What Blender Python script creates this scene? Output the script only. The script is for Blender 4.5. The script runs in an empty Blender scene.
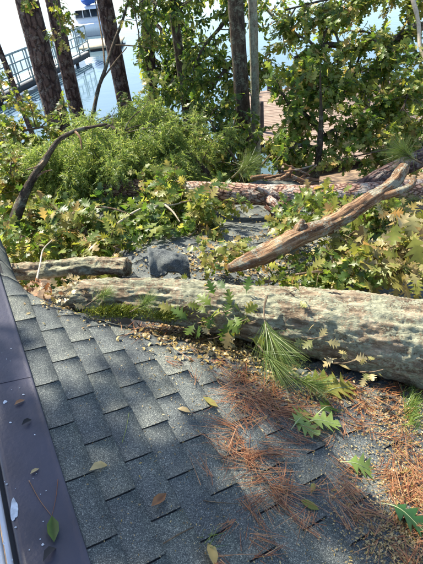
import bpy, math, random
import numpy as np
from mathutils import Vector, Matrix
rng = np.random.default_rng(7); random.seed(7)
R = math.radians
sc = bpy.context.scene
col = sc.collection
# ------------------------------------------------------------------ camera, sky, sun, exposure
CAMZ = 5.2; FPX = 440.0
PITCH, ROLL = R(37.5), R(6)
_Z = np.array([-math.sin(ROLL)*math.cos(PITCH), math.cos(ROLL)*math.cos(PITCH), math.sin(PITCH)])
_F = np.array([0, 0, -1.0]); _Y = _F - _Z*(_F@_Z); _Y /= np.linalg.norm(_Y); _X = np.cross(_Y, _Z)
CR = np.array([_X, _Y, _Z])
CAM = np.array([0, 0, CAMZ])
cam_d = bpy.data.cameras.new('camera'); cam = bpy.data.objects.new('camera', cam_d); col.objects.link(cam)
cam_d.sensor_fit = 'VERTICAL'; cam_d.sensor_height = 36; cam_d.lens = FPX/564*36
cam_d.clip_start = .05; cam_d.clip_end = 6000
m4 = Matrix([list(CR[0])+[0], list(CR[1])+[0], list(CR[2])+[CAMZ], [0, 0, 0, 1]])
cam.matrix_world = m4
sc.camera = cam
SUN_EL, SUN_AZ = 52, -42
w = bpy.data.worlds.new('World'); sc.world = w; w.use_nodes = True
wn = w.node_tree.nodes; sky = wn.new('ShaderNodeTexSky'); sky.sky_type = 'NISHITA'; sky.sun_disc = False
sky.sun_elevation = R(SUN_EL); sky.sun_rotation = R(SUN_AZ); sky.air_density = 1.0; sky.dust_density = 1.0; sky.ozone_density = 1.0
bg = wn['Background']; bg.inputs['Strength'].default_value = .128
w.node_tree.links.new(sky.outputs[0], bg.inputs['Color'])
sl = bpy.data.lights.new('sun', 'SUN'); sl.energy = 5.0; sl.angle = R(.53); sl.color = (1, .93, .80)
so = bpy.data.objects.new('sun', sl); col.objects.link(so)
SUND = Vector((math.sin(R(SUN_AZ))*math.cos(R(SUN_EL)), math.cos(R(SUN_AZ))*math.cos(R(SUN_EL)), math.sin(R(SUN_EL))))
so.rotation_euler = SUND.to_track_quat('Z', 'Y').to_euler(); so.location = (-10, 12, 25)
sc.view_settings.view_transform = 'Standard'; sc.view_settings.look = 'None'; sc.view_settings.gamma = 1
sc.view_settings.exposure = 1.42
sc.render.engine = 'CYCLES'
sc.cycles.use_denoising = True
sc.cycles.max_bounces = 8; sc.cycles.transparent_max_bounces = 8

# ------------------------------------------------------------------ helpers
def cd(x, y, D):
    "a point of the place: seen at photo pixel x, y at D metres along the view axis"
    return CR @ np.array([(x-211.5)*D/FPX, (282-y)*D/FPX, -D]) + CAM
def nrm(v): v = np.asarray(v, float); return v/np.maximum(np.linalg.norm(v, axis=-1, keepdims=True), 1e-9)
def hsh(i, seed):
    i = i.astype(np.int64)
    h = (i[..., 0]*73856093) ^ (i[..., 1]*19349663) ^ (i[..., 2]*83492791) ^ (seed*2654435761)
    h = (h ^ (h >> 13))*1274126177 & 0xffffffff
    return ((h ^ (h >> 16)) & 0xffff)/65535.0
def vnoise(p, seed=0):
    i = np.floor(p); f = p-i; f = f*f*(3-2*f); r = 0
    for dx in (0, 1):
        for dy in (0, 1):
            for dz in (0, 1):
                wgt = (f[..., 0] if dx else 1-f[..., 0])*(f[..., 1] if dy else 1-f[..., 1])*(f[..., 2] if dz else 1-f[..., 2])
                r = r + wgt*hsh(i+np.array([dx, dy, dz]), seed)
    return r
def fbm(p, oct=4, seed=0):
    a, t, s = .5, 0, 0
    for k in range(oct):
        t = t+a*vnoise(p*2**k, seed+k); s += a; a *= .5
    return t/s
def worley(p, seed=0):
    i = np.floor(p); f1 = np.full(p.shape[:-1], 9.); f2 = f1.copy()
    for dx in (-1, 0, 1):
        for dy in (-1, 0, 1):
            for dz in (-1, 0, 1):
                c = i+np.array([dx, dy, dz])
                q = c+np.stack([hsh(c, seed), hsh(c, seed+11), hsh(c, seed+23)], -1)
                d = np.linalg.norm(p-q, axis=-1)
                f2 = np.where(d < f1, f1, np.minimum(f2, d)); f1 = np.minimum(f1, d)
    return f1, f2
def sstep(a, b, x): t = np.clip((x-a)/(b-a), 0, 1); return t*t*(3-2*t)

def meshd(name, V, faces, uv=None, smooth=False):
    V = np.asarray(V, np.float32); me = bpy.data.meshes.new(name)
    if isinstance(faces, np.ndarray): faces = [faces]
    faces = [np.asarray(f, np.int32) for f in faces if len(f)]
    idx = np.concatenate([f.ravel() for f in faces]); tot = np.concatenate([np.full(len(f), f.shape[1], np.int32) for f in faces])
    me.vertices.add(len(V)); me.vertices.foreach_set('co', V.ravel())
    me.loops.add(len(idx)); me.loops.foreach_set('vertex_index', idx)
    me.polygons.add(len(tot)); st = np.concatenate([[0], np.cumsum(tot)[:-1]]).astype(np.int32)
    me.polygons.foreach_set('loop_start', st); me.polygons.foreach_set('loop_total', tot)
    if smooth: me.polygons.foreach_set('use_smooth', np.ones(len(tot), bool))
    if uv is not None:
        l = me.uv_layers.new(name='UVMap'); l.data.foreach_set('uv', np.asarray(uv, np.float32)[idx].ravel())
    me.update(calc_edges=True); return me
def tag(o, label=None, cat=None, group=None, kind=None):
    if label: o['label'] = label
    if cat: o['category'] = cat
    if group: o['group'] = group
    if kind: o['kind'] = kind
    return o
def obj(name, V, faces, mat, parent=None, uv=None, smooth=False, origin=None):
    V = np.asarray(V, float)
    if origin is None: origin = np.array(parent.matrix_world.translation) if parent is not None and parent.type == 'EMPTY' else np.zeros(3)
    if parent is None and not np.any(origin): pass
    me = meshd(name, V-origin, faces, uv, smooth); me.materials.append(mat)
    o = bpy.data.objects.new(name, me); col.objects.link(o)
    if parent is not None: o.parent = parent
    else: o.location = origin
    return o
def empty(name, loc, label, cat, group=None):
    o = bpy.data.objects.new(name, None); o.empty_display_size = .1; col.objects.link(o)
    o.location = loc; o.matrix_world = Matrix.Translation(Vector([float(a) for a in loc]))
    return tag(o, label, cat, group)
def join(parts):
    V, F, U, n = [], [], [], 0
    for p in parts:
        v, fs = p[0], p[1]
        if isinstance(fs, np.ndarray): fs = [fs]
        V.append(v); F += [np.asarray(f)+n for f in fs]; n += len(v)
        if len(p) > 2: U.append(p[2])
    d = {}
    for f in F: d.setdefault(f.shape[1], []).append(f)
    return np.concatenate(V), [np.concatenate(x) for x in d.values()], (np.concatenate(U) if U else None)
def box(c, s, ax=None):
    "box with centre c, size s, optional 3x3 rows of axes"
    k = np.array([[x, y, z] for x in (-.5, .5) for y in (-.5, .5) for z in (-.5, .5)])*np.array(s)
    if ax is not None: k = k @ np.asarray(ax)
    return k+np.asarray(c), np.array([[0, 1, 3, 2], [4, 6, 7, 5], [0, 4, 5, 1], [2, 3, 7, 6], [0, 2, 6, 4], [1, 5, 7, 3]])
def bar(a, b, wd, ht, up=(0, 0, 1)):
    a, b = np.asarray(a, float), np.asarray(b, float); y = nrm(b-a); x = nrm(np.cross(y, up)); z = np.cross(x, y)
    return box((a+b)/2, (wd, np.linalg.norm(b-a), ht), [x, y, z])
def spline(P, n):
    P = np.asarray(P, float); Q = np.vstack([2*P[0]-P[1], P, 2*P[-1]-P[-2]])
    t = np.linspace(0, len(P)-1, n); i = np.minimum(t.astype(int), len(P)-2); f = (t-i)[:, None]
    a, b, c, d = Q[i], Q[i+1], Q[i+2], Q[i+3]
    return .5*(2*b+(c-a)*f+(2*a-5*b+4*c-d)*f**2+(3*b-a-3*c+d)*f**3)
def frames(P):
    T = nrm(np.gradient(P, axis=0)); N = np.zeros_like(P)
    a = np.array([0, 0, 1.]) if abs(T[0, 2]) < .8 else np.array([0, 1., 0])
    N[0] = nrm(a-T[0]*(a@T[0]))
    for i in range(1, len(P)): v = N[i-1]-T[i]*(N[i-1]@T[i]); N[i] = nrm(v)
    return T, N, np.cross(T, N)
def tube(P, rad, seg=8, disp=None, caps=True):
    P = np.asarray(P, float); n = len(P)
    rad = np.interp(np.linspace(0, 1, n), np.linspace(0, 1, len(rad)), rad) if len(rad) != n else np.asarray(rad, float)
    T, N, B = frames(P); s = np.concatenate([[0], np.cumsum(np.linalg.norm(np.diff(P, axis=0), axis=1))])
    a = np.linspace(0, 2*np.pi, seg+1)+np.pi          # the seam lies underneath
    D = np.cos(a)[None, :, None]*N[:, None]+np.sin(a)[None, :, None]*B[:, None]
    rr = np.repeat(rad[:, None], seg+1, 1)
    if disp is not None:
        q = np.stack([np.cos(a)[None]*rad[:, None], np.sin(a)[None]*rad[:, None], np.repeat(s[:, None], seg+1, 1)], -1)
        rr = rr+disp(q, rad[:, None])
    V = P[:, None]+D*rr[..., None]
    U = np.stack([np.repeat((a-np.pi)[None]*rad.mean(), n, 0), np.repeat(s[:, None], seg+1, 1)], -1)
    i = np.arange(n-1)[:, None]*(seg+1)+np.arange(seg)[None]
    F = [np.stack([i, i+1, i+seg+2, i+seg+1], -1).reshape(-1, 4)]
    V = V.reshape(-1, 3); U = U.reshape(-1, 2)
    if caps:
        k = len(V); V = np.vstack([V, P[0]-T[0]*rad[0]*.15, P[-1]+T[-1]*rad[-1]*.3]); U = np.vstack([U, [0, 0], [0, s[-1]]])
        j = np.arange(seg); F.append(np.concatenate([np.stack([np.full(seg, k), j+1, j], -1), np.stack([np.full(seg, k+1), (n-1)*(seg+1)+j, (n-1)*(seg+1)+j+1], -1)]))
    return V, F, U
def blob(c, r, n=10, seed=0, amp=.25, fl=None):
    th = np.linspace(0, np.pi, n+1); ph = np.linspace(0, 2*np.pi, 2*n, endpoint=False)
    d = np.stack([np.sin(th)[:, None]*np.cos(ph)[None], np.sin(th)[:, None]*np.sin(ph)[None], np.repeat(np.cos(th)[:, None], 2*n, 1)], -1)
    k = 1+amp*(fbm(d*1.7+seed*7.1, 3, seed)-.5)*2
    V = (d*k[..., None]*np.asarray(r)+np.asarray(c)).reshape(-1, 3)
    i, j = np.meshgrid(np.arange(n), np.arange(2*n), indexing='ij'); j2 = (j+1) % (2*n)
    return V, np.stack([i*2*n+j, (i+1)*2*n+j, (i+1)*2*n+j2, i*2*n+j2], -1).reshape(-1, 4)

# ------------------------------------------------------------------ materials
def mat(name):
    m = bpy.data.materials.new(name); m.use_nodes = True; t = m.node_tree; b = t.nodes['Principled BSDF']
    def N(ty, **k):
        n = t.nodes.new('ShaderNode'+ty)
        for a, v in k.items():
            if a[0] == '_': setattr(n, a[1:], v)
            elif a.startswith('i'): n.inputs[int(a[1:])].default_value = v
            else: n.inputs[a].default_value = v
        return n
    return m, t, b, N, t.links.new
def ramp(N, L, src, stops, interp='LINEAR'):
    r = N('ValToRGB'); e = r.color_ramp.elements; r.color_ramp.interpolation = interp
    while len(e) < len(stops): e.new(.5)
    for k, (p, c) in enumerate(stops): e[k].position = p; e[k].color = (*c, 1) if len(c) == 3 else c
    L(src, r.inputs[0]); return r.outputs[0]
def plain(name, c, rough=.6, metal=0, var=.15, scale=8, bump=0, bscale=40):
    m, t, b, N, L = mat(name); g = N('NewGeometry'); n = N('TexNoise', Scale=scale, Detail=6.); L(g.outputs['Position'], n.inputs['Vector'])
    c = np.array(c); L(ramp(N, L, n.outputs[0], [(.3, tuple(c*(1-var))), (.7, tuple(np.minimum(c*(1+var), 1)))]), b.inputs['Base Color'])
    b.inputs['Roughness'].default_value = rough; b.inputs['Metallic'].default_value = metal
    if bump:
        k = N('TexNoise', Scale=bscale, Detail=5.); L(g.outputs['Position'], k.inputs['Vector'])
        u = N('Bump', Strength=bump, Distance=.01); L(k.outputs[0], u.inputs['Height']); L(u.outputs[0], b.inputs['Normal'])
    return m
def leafmat(name, cols, trans=.45, rough=.42, tcol=1.6, spots=None):
    m, t, b, N, L = mat(name); g = N('NewGeometry'); oi = N('ObjectInfo')
    a = N('Math', _operation='ADD'); L(g.outputs['Random Per Island'], a.inputs[0]); L(oi.outputs['Random'], a.inputs[1])
    fr = N('Math', _operation='FRACT'); L(a.outputs[0], fr.inputs[0])
    k = len(cols); c = ramp(N, L, fr.outputs[0], [(i/(k-1), cc) for i, cc in enumerate(cols)])
    n = N('TexNoise', Scale=22., Detail=4.); L(g.outputs['Position'], n.inputs['Vector'])
    mx = N('Mix', _data_type='RGBA', _blend_type='MULTIPLY'); mx.inputs[0].default_value = .5; L(c, mx.inputs[6])
    L(ramp(N, L, n.outputs[0], [(.35, (.6, .6, .55)), (.65, (1.25, 1.2, 1.1))]), mx.inputs[7]); c2 = mx.outputs[2]
    L(c2, b.inputs['Base Color']); b.inputs['Roughness'].default_value = rough; b.inputs['Specular IOR Level'].default_value = .4
    tr = N('BsdfTranslucent'); h = N('HueSaturation', Value=tcol, Saturation=1.1, Hue=.485); L(c2, h.inputs['Color']); L(h.outputs[0], tr.inputs['Color'])
    ms = N('MixShader'); ms.inputs[0].default_value = trans; L(b.outputs[0], ms.inputs[1]); L(tr.outputs[0], ms.inputs[2])
    L(ms.outputs[0], t.nodes['Material Output'].inputs['Surface']); return m
def barkmat(name, base, dark, light, lichen=None, lamt=.5, su=18, sv=5, bump=.6, plates=False, dist=.02):
    m, t, b, N, L = mat(name); uv = N('UVMap'); mp = N('Mapping'); L(uv.outputs[0], mp.inputs[0]); mp.inputs['Scale'].default_value = (su, sv, 1)
    g = N('NewGeometry'); wn_ = N('TexNoise', Scale=3., Detail=3.); L(mp.outputs[0], wn_.inputs['Vector'])
    mxv = N('Mix', _data_type='RGBA', _blend_type='ADD'); mxv.inputs[0].default_value = .35; L(mp.outputs[0], mxv.inputs[6]); L(wn_.outputs['Color'], mxv.inputs[7])
    if plates: v = N('TexVoronoi', Scale=1., _feature='DISTANCE_TO_EDGE'); L(mxv.outputs[2], v.inputs['Vector']); h = ramp(N, L, v.outputs['Distance'], [(0, (0, 0, 0)), (.18, (1, 1, 1))])
    else: v = N('TexNoise', Scale=1., Detail=8., Roughness=.65); L(mxv.outputs[2], v.inputs['Vector']); h = ramp(N, L, v.outputs[0], [(.33, (0, 0, 0)), (.62, (1, 1, 1))])
    f = N('TexNoise', Scale=60., Detail=6., Roughness=.7); L(g.outputs['Position'], f.inputs['Vector'])
    c1 = ramp(N, L, h, [(0, dark), (.6, base), (1, light)])
    m2 = N('Mix', _data_type='RGBA', _blend_type='MULTIPLY'); m2.inputs[0].default_value = .7; L(c1, m2.inputs[6])
    L(ramp(N, L, f.outputs[0], [(.3, (.55, .55, .55)), (.7, (1.3, 1.3, 1.3))]), m2.inputs[7]); c = m2.outputs[2]
    vr = N('TexNoise', Scale=4.5, Detail=4.); L(g.outputs['Position'], vr.inputs['Vector'])
    m5 = N('Mix', _data_type='RGBA', _blend_type='MULTIPLY'); m5.inputs[0].default_value = .6; L(c, m5.inputs[6]); L(ramp(N, L, vr.outputs[0], [(.35, (.65, .6, .58)), (.65, (1.25, 1.22, 1.15))]), m5.inputs[7]); c = m5.outputs[2]
    if lichen is not None:
        l1 = N('TexNoise', Scale=7., Detail=9., Roughness=.72); L(g.outputs['Position'], l1.inputs['Vector'])
        l2 = N('TexNoise', Scale=85., Detail=3.); L(g.outputs['Position'], l2.inputs['Vector'])
        ad = N('Math', _operation='MULTIPLY_ADD', i1=.35, i2=0.); L(l2.outputs[0], ad.inputs[0]); a2 = N('Math', _operation='ADD'); L(ad.outputs[0], a2.inputs[0]); L(l1.outputs[0], a2.inputs[1])
        fac = ramp(N, L, a2.outputs[0], [(.72-.25*lamt, (0, 0, 0)), (.80-.25*lamt, (1, 1, 1))])
        m3 = N('Mix', _data_type='RGBA'); L(fac, m3.inputs[0]); L(c, m3.inputs[6])
        lc = N('TexNoise', Scale=30., Detail=3.); L(g.outputs['Position'], lc.inputs['Vector'])
        L(ramp(N, L, lc.outputs[0], [(.35, tuple(np.array(lichen)*.65)), (.65, tuple(np.array(lichen)*1.15))]), m3.inputs[7]); c = m3.outputs[2]
    L(c, b.inputs['Base Color']); b.inputs['Roughness'].default_value = .9; b.inputs['Specular IOR Level'].default_value = .2
    hh = N('Math', _operation='MULTIPLY_ADD', i1=.3); L(f.outputs[0], hh.inputs[0]); L(h, hh.inputs[2])
    u = N('Bump', Strength=bump, Distance=dist); L(hh.outputs[0], u.inputs['Height']); L(u.outputs[0], b.inputs['Normal']); return m
def shinglemat():
    m, t, b, N, L = mat('asphalt_shingle'); g = N('NewGeometry'); oi = N('ObjectInfo')
    a = N('Math', _operation='ADD'); L(g.outputs['Random Per Island'], a.inputs[0]); L(oi.outputs['Random'], a.inputs[1]); fr = N('Math', _operation='FRACT'); L(a.outputs[0], fr.inputs[0])
    v = N('TexVoronoi', Scale=400.); L(g.outputs['Position'], v.inputs['Vector'])
    sp = N('SeparateColor'); L(v.outputs['Color'], sp.inputs[0])
    gr = ramp(N, L, sp.outputs[0], [(0, (.030, .034, .036)), (.45, (.068, .076, .076)), (.8, (.12, .132, .126)), (.93, (.19, .20, .18)), (1, (.36, .36, .33))])
    tint = ramp(N, L, fr.outputs[0], [(0, (.68, .72, .76)), (.4, (.95, .98, 1.0)), (.75, (1.1, 1.1, 1.04)), (1, (1.36, 1.33, 1.2))])
    mx = N('Mix', _data_type='RGBA', _blend_type='MULTIPLY'); mx.inputs[0].default_value = 1; L(gr, mx.inputs[6]); L(tint, mx.inputs[7])
    n = N('TexNoise', Scale=6., Detail=7., Roughness=.62); L(g.outputs['Position'], n.inputs['Vector'])
    m2 = N('Mix', _data_type='RGBA', _blend_type='MULTIPLY'); m2.inputs[0].default_value = .8; L(mx.outputs[2], m2.inputs[6]); L(ramp(N, L, n.outputs[0], [(.3, (.6, .62, .66)), (.7, (1.3, 1.28, 1.18))]), m2.inputs[7])
    L(m2.outputs[2], b.inputs['Base Color']); b.inputs['Roughness'].default_value = .82; b.inputs['Specular IOR Level'].default_value = .35
    nn = N('TexNoise', Scale=420., Detail=2.); L(g.outputs['Position'], nn.inputs['Vector'])
    u = N('Bump', Strength=.7, Distance=.003); L(nn.outputs[0], u.inputs['Height']); L(u.outputs[0], b.inputs['Normal']); return m
M = {}
M['shingle'] = shinglemat()
M['felt'] = plain('roofing_felt', (.02, .02, .022), .95)
M['flash'] = plain('painted_metal', (.036, .035, .052), .38, 0, .25, 5, .15, 60)
M['flash'].node_tree.nodes['Principled BSDF'].inputs['Specular IOR Level'].default_value = .45
M['drop'] = plain('dried_splash', (.42, .46, .5), .8, 0, .4, 40)
M['fascia'] = plain('pale_fascia_paint', (.45, .5, .56), .6)
M['siding'] = plain('house_siding', (.5, .5, .48), .7)
M['oakbark'] = barkmat('lichen_bark', (.27, .205, .135), (.06, .042, .028), (.44, .36, .25), (.37, .365, .245), .36, 20, 5, 1.0, False, .02)
M['pinebark'] = barkmat('red_pine_bark', (.25, .135, .095), (.06, .032, .024), (.42, .27, .2), (.40, .36, .30), .16, 26, 12, .8, True, .008)
M['standpine'] = barkmat('standing_pine_bark', (.075, .047, .043), (.035, .022, .021), (.12, .08, .07), (.2, .17, .15), .1, 11, 4.5, .8, True, .03)
M['darkbark'] = barkmat('dark_oak_bark', (.075, .056, .04), (.02, .015, .012), (.13, .10, .07), (.2, .2, .14), .1, 22, 5, .8)
M['palebark'] = barkmat('pale_smooth_bark', (.30, .27, .20), (.10, .085, .06), (.42, .38, .3), (.34, .36, .26), .35, 20, 8, .4)
M['deadwood'] = barkmat('weathered_dead_wood', (.27, .155, .085), (.07, .04, .025), (.45, .31, .18), (.33, .32, .24), .12, 45, 3, 1.0, False, .012)
M['twig'] = barkmat('twig_bark', (.13, .095, .06), (.05, .035, .025), (.24, .19, .13), None, 0, 60, 20, .3)
M['paletwig'] = plain('bare_pale_wood', (.42, .35, .25), .8, 0, .25, 30)
M['oak_green'] = leafmat('oak_leaf_green', [(.05, .10, .02), (.09, .16, .03), (.14, .21, .04), (.22, .27, .06), (.34, .34, .09)], .55)
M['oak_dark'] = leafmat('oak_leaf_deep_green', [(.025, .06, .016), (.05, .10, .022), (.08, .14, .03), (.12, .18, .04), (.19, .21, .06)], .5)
M['oak_yellow'] = leafmat('oak_leaf_yellow_green', [(.09, .13, .025), (.16, .19, .035), (.24, .25, .05), (.33, .29, .09), (.36, .24, .09)], .42)
M['oak_dry'] = leafmat('oak_leaf_drying', [(.14, .16, .05), (.30, .27, .11), (.38, .31, .16), (.22, .20, .07), (.46, .38, .22)], .3)
M['cedar'] = leafmat('cedar_foliage', [(.10, .17, .04), (.16, .24, .06), (.23, .30, .08), (.33, .35, .13)], .5)
M['pineneedle'] = leafmat('green_pine_needles', [(.06, .11, .02), (.10, .17, .035), (.16, .22, .05), (.24, .26, .09)], .25)
M['straw'] = leafmat('brown_pine_straw', [(.12, .04, .016), (.21, .075, .028), (.29, .125, .05), (.38, .22, .11), (.23, .10, .045)], .1)
M['litter'] = leafmat('dry_leaf_bits', [(.20, .13, .06), (.34, .25, .12), (.42, .34, .17), (.28, .20, .05), (.12, .07, .035)], .15)
M['brownleaf'] = leafmat('brown_dead_leaf', [(.20, .09, .035), (.32, .16, .07)], .15)
M['moss'] = leafmat('green_moss', [(.10, .14, .02), (.17, .2, .03), (.25, .26, .05)], .2)
M['grass'] = leafmat('grass_blade', [(.08, .16, .03), (.16, .24, .05), (.25, .3, .08)], .35)

# ------------------------------------------------------------------ leaf shapes (along +Y, face up +Z)
def leaf_shape(t, hw, tipshift, curl=.12, fold=.18, rel=.06):
    t = np.array(t); hw = np.array(hw); sh = np.array(tipshift); n = len(t)
    mid = np.stack([0*t, t, -curl*(t-.45)**2*4*.5+.02*np.sin(t*6)], -1)
    V = [mid]
    for s in (1, -1):
        y = t+sh; V.append(np.stack([s*hw, y, mid[:, 2]+hw*fold-rel*(hw > .2)*hw], -1))
    V = np.concatenate(V); F = []
    for i in range(n-1):
        F.append([i, n+i, n+i+1, i+1]); F.append([i, i+1, 2*n+i+1, 2*n+i])
    return V, np.array(F)
OAK = [leaf_shape([0, .16, .24, .36, .44, .56, .63, .75, .82, .91, 1.0], [.012, .014, .05, .27, .07, .40, .09, .33, .08, .13, .0], [0, 0, 0, .07, .0, .10, .0, .10, .0, .05, 0], c, f, r)
       for c, f, r in ((.16, .18, .1), (-.12, .3, .2), (.3, .05, -.1))]
OAKL = [leaf_shape([0, .2, .34, .46, .60, .74, .86, 1.0], [.015, .05, .27, .09, .36, .10, .2, 0.], [0, 0, .06, 0, .08, 0, .04, 0], c, f, .1) for c, f in ((.2, .2), (-.2, .35), (.4, .0))]
OVAL = [leaf_shape([0, .3, .65, 1.0], [.01, .19, .2, 0.], [0, 0, 0, 0], c, f, 0) for c, f in ((.3, .25), (-.1, .4), (.5, .1))]
NEEDLE = [(np.array([[-.5, 0, 0], [.5, 0, 0], [.15, 1, 0], [-.15, 1, 0]]), np.array([[0, 1, 2, 3]]))]
def scatter(T, pos, d, nor, size, width=None):
    "one mesh out of many copies of the shapes in T"
    pos = np.asarray(pos); d = nrm(d); N_ = len(pos); x = nrm(np.cross(d, nor)); z = np.cross(x, d); which = rng.integers(0, len(T), N_); parts = []
    size = np.broadcast_to(size, N_)
    wx = size if width is None else np.broadcast_to(width, N_)
    for k, (tv, tf) in enumerate(T):
        m = which == k
        if not m.any(): continue
        V = pos[m][:, None]+tv[None, :, 0, None]*x[m][:, None]*wx[m][:, None, None]+tv[None, :, 1, None]*d[m][:, None]*size[m][:, None, None]+tv[None, :, 2, None]*z[m][:, None]*size[m][:, None, None]
        F = tf[None]+(np.arange(m.sum())*len(tv))[:, None, None]
        parts.append((V.reshape(-1, 3), F.reshape(-1, tf.shape[1])))
    V, F, _ = join(parts); return V, F
def rdir(n, bias=(0, 0, 0)): return nrm(rng.normal(size=(n, 3))+np.array(bias))

# ------------------------------------------------------------------ ground and water
def gheight(x, y):
    shore = 11.6+.25*np.clip(x, -6, 6)
    return 1.2-1.7*sstep(-6, 3, y-shore)-.5*sstep(3, 40, y-shore)+.12*(fbm(np.stack([x*.8, y*.8, 0*x], -1), 3, 5)-.5)
gx = np.concatenate([np.linspace(-400, -30, 12), np.linspace(-26, 26, 90), np.linspace(30, 400, 12)]); gy = np.concatenate([np.linspace(-300, -12, 10), np.linspace(-10, 30, 90), np.linspace(36, 80, 8)])
GX, GY = np.meshgrid(gx, gy, indexing='ij'); GV = np.stack([GX, GY, gheight(GX, GY)], -1).reshape(-1, 3)
i, j = np.meshgrid(np.arange(len(gx)-1), np.arange(len(gy)-1), indexing='ij'); q = i*len(gy)+j
m, t, b, N, L = mat('leaf_litter_soil'); g = N('NewGeometry'); n1 = N('TexNoise', Scale=9., Detail=8.); L(g.outputs['Position'], n1.inputs['Vector'])
L(ramp(N, L, n1.outputs[0], [(.3, (.045, .03, .02)), (.5, (.13, .085, .05)), (.7, (.24, .17, .10))]), b.inputs['Base Color']); b.inputs['Roughness'].default_value = .95
tag(obj('ground', GV, np.stack([q, q+len(gy), q+len(gy)+1, q+1], -1).reshape(-1, 4), m, smooth=True), kind='structure')
WATERZ = .38
m, t, b, N, L = mat('calm_lake_water'); b.inputs['Base Color'].default_value = (.08, .13, .16, 1); b.inputs['Roughness'].default_value = .06; b.inputs['IOR'].default_value = 1.33; b.inputs['Specular IOR Level'].default_value = .3
g = N('NewGeometry'); mp = N('Mapping'); L(g.outputs['Position'], mp.inputs[0]); mp.inputs['Scale'].default_value = (.5, 1.2, 1)
n1 = N('TexNoise', Scale=1.4, Detail=4.); L(mp.outputs[0], n1.inputs['Vector']); u = N('Bump', Strength=.08, Distance=.1); L(n1.outputs[0], u.inputs['Height']); L(u.outputs[0], b.inputs['Normal'])
tag(obj('lake_water', np.array([[-4000, 9, WATERZ], [4000, 9, WATERZ], [4000, 5000, WATERZ], [-4000, 5000, WATERZ]]), np.array([[0, 1, 2, 3]]), m), kind='structure')

# ------------------------------------------------------------------ the house roof
D1 = np.array([-.44089, .89756, 0]); D2 = np.array([.86279, .42381, -.27564]); DN = np.array([.2474, .12153, .96126])
RO = CAM-DN*1.75
def sag(u, v):
    "how far the fallen trunk has pressed the roof in"
    tt = (u-2.62)*.73+(v-.62)*.68      # beyond the front of the trunk
    s = (.34*sstep(-.12, .45, tt)*(1-.75*sstep(.9, 2.0, v))*sstep(.26, .6, v)*(1-.6*sstep(1.2, 2.4, tt)))
    s = s+.22*sstep(3.3, 4.3, u)*sstep(.5, 1.2, v)*(1-.8*sstep(3.2, 4.2, v))
    s = s+.05*np.exp(-((tt-.1)/.3)**2)*sstep(.3, .8, v)
    return s+.012*(fbm(np.stack([u*1.7, v*1.7, 0*u+3], -1), 2, 9)-.5)*sstep(.25, .5, v)
def roofp(u, v, w=0.):
    u, v, w = np.broadcast_arrays(np.asarray(u, float), np.asarray(v, float), np.asarray(w, float))
    return RO+u[..., None]*D1+v[..., None]*D2+(w-sag(u, v))[..., None]*DN
def onroofs(x, y, w=0.):
    "roof points seen at photo pixels"
    x, y = np.asarray(x, float), np.asarray(y, float)
    d = np.stack([(x-211.5)/FPX, (282-y)/FPX, -np.ones_like(x)], -1)@CR.T; dn = d@DN; t = -(1.75-w)/dn
    for k in range(12):
        p = d*t[..., None]; t = t-(p@DN+1.75-w+sag(p@D1, p@D2))/dn*.8
    p = d*t[..., None]; return p@D1, p@D2
def onroof(x, y, w=0.):
    u, v = onroofs(np.array([x]), np.array([y]), w); return float(u[0]), float(v[0])
def hole(u, v):
    "where the roof has broken through beyond the trunk"
    tt = (u-2.62)*.73+(v-.62)*.68; e = .16*(fbm(np.stack([u*5, v*5, 0*u], -1), 2, 31)-.5)
    return (tt+e > .2) & (v+e < 1.25+.1*(u-2.6)) & (v+e > .52-.12*(u-2.9)) & (u > 2.4) | (u+e > 3.85) & (v < 1.5)
V0, U0, U1, V1 = .285, -1.6, 5.15, 4.9
house = empty('house', (RO[0]+1, RO[1]+1, .75), 'low house with dark grey shingled roof under the fallen trees', 'house')
# roof deck
uu = np.linspace(U0, U1, 110); vv = np.linspace(.06, V1, 90); UU, VV = np.meshgrid(uu, vv, indexing='ij')
top = roofp(UU, VV, -.004).reshape(-1, 3); bot = roofp(UU, VV, -.06).reshape(-1, 3); nu, nv = UU.shape
i, j = np.meshgrid(np.arange(nu-1), np.arange(nv-1), indexing='ij'); q = (i*nv+j).reshape(-1); ft = np.stack([q, q+1, q+nv+1, q+nv], -1); nt = nu*nv; ft = ft[~hole(UU[:-1, :-1].reshape(-1)+.05, VV[:-1, :-1].reshape(-1)+.05)]
bd = [np.arange(nv), (nu-1)*nv+np.arange(nv), np.arange(nu)*nv, np.arange(nu)*nv+nv-1]
fs = [ft[:, ::-1], ft+nt]+[np.stack([e[:-1], e[1:], e[1:]+nt, e[:-1]+nt], -1)[~hole(UU.reshape(-1)[e[:-1]], VV.reshape(-1)[e[:-1]])] for e in bd]
roof = obj('roof', np.vstack([top, bot]), [np.concatenate(fs)], M['felt'], house)
horg = np.array(house.location)
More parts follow.
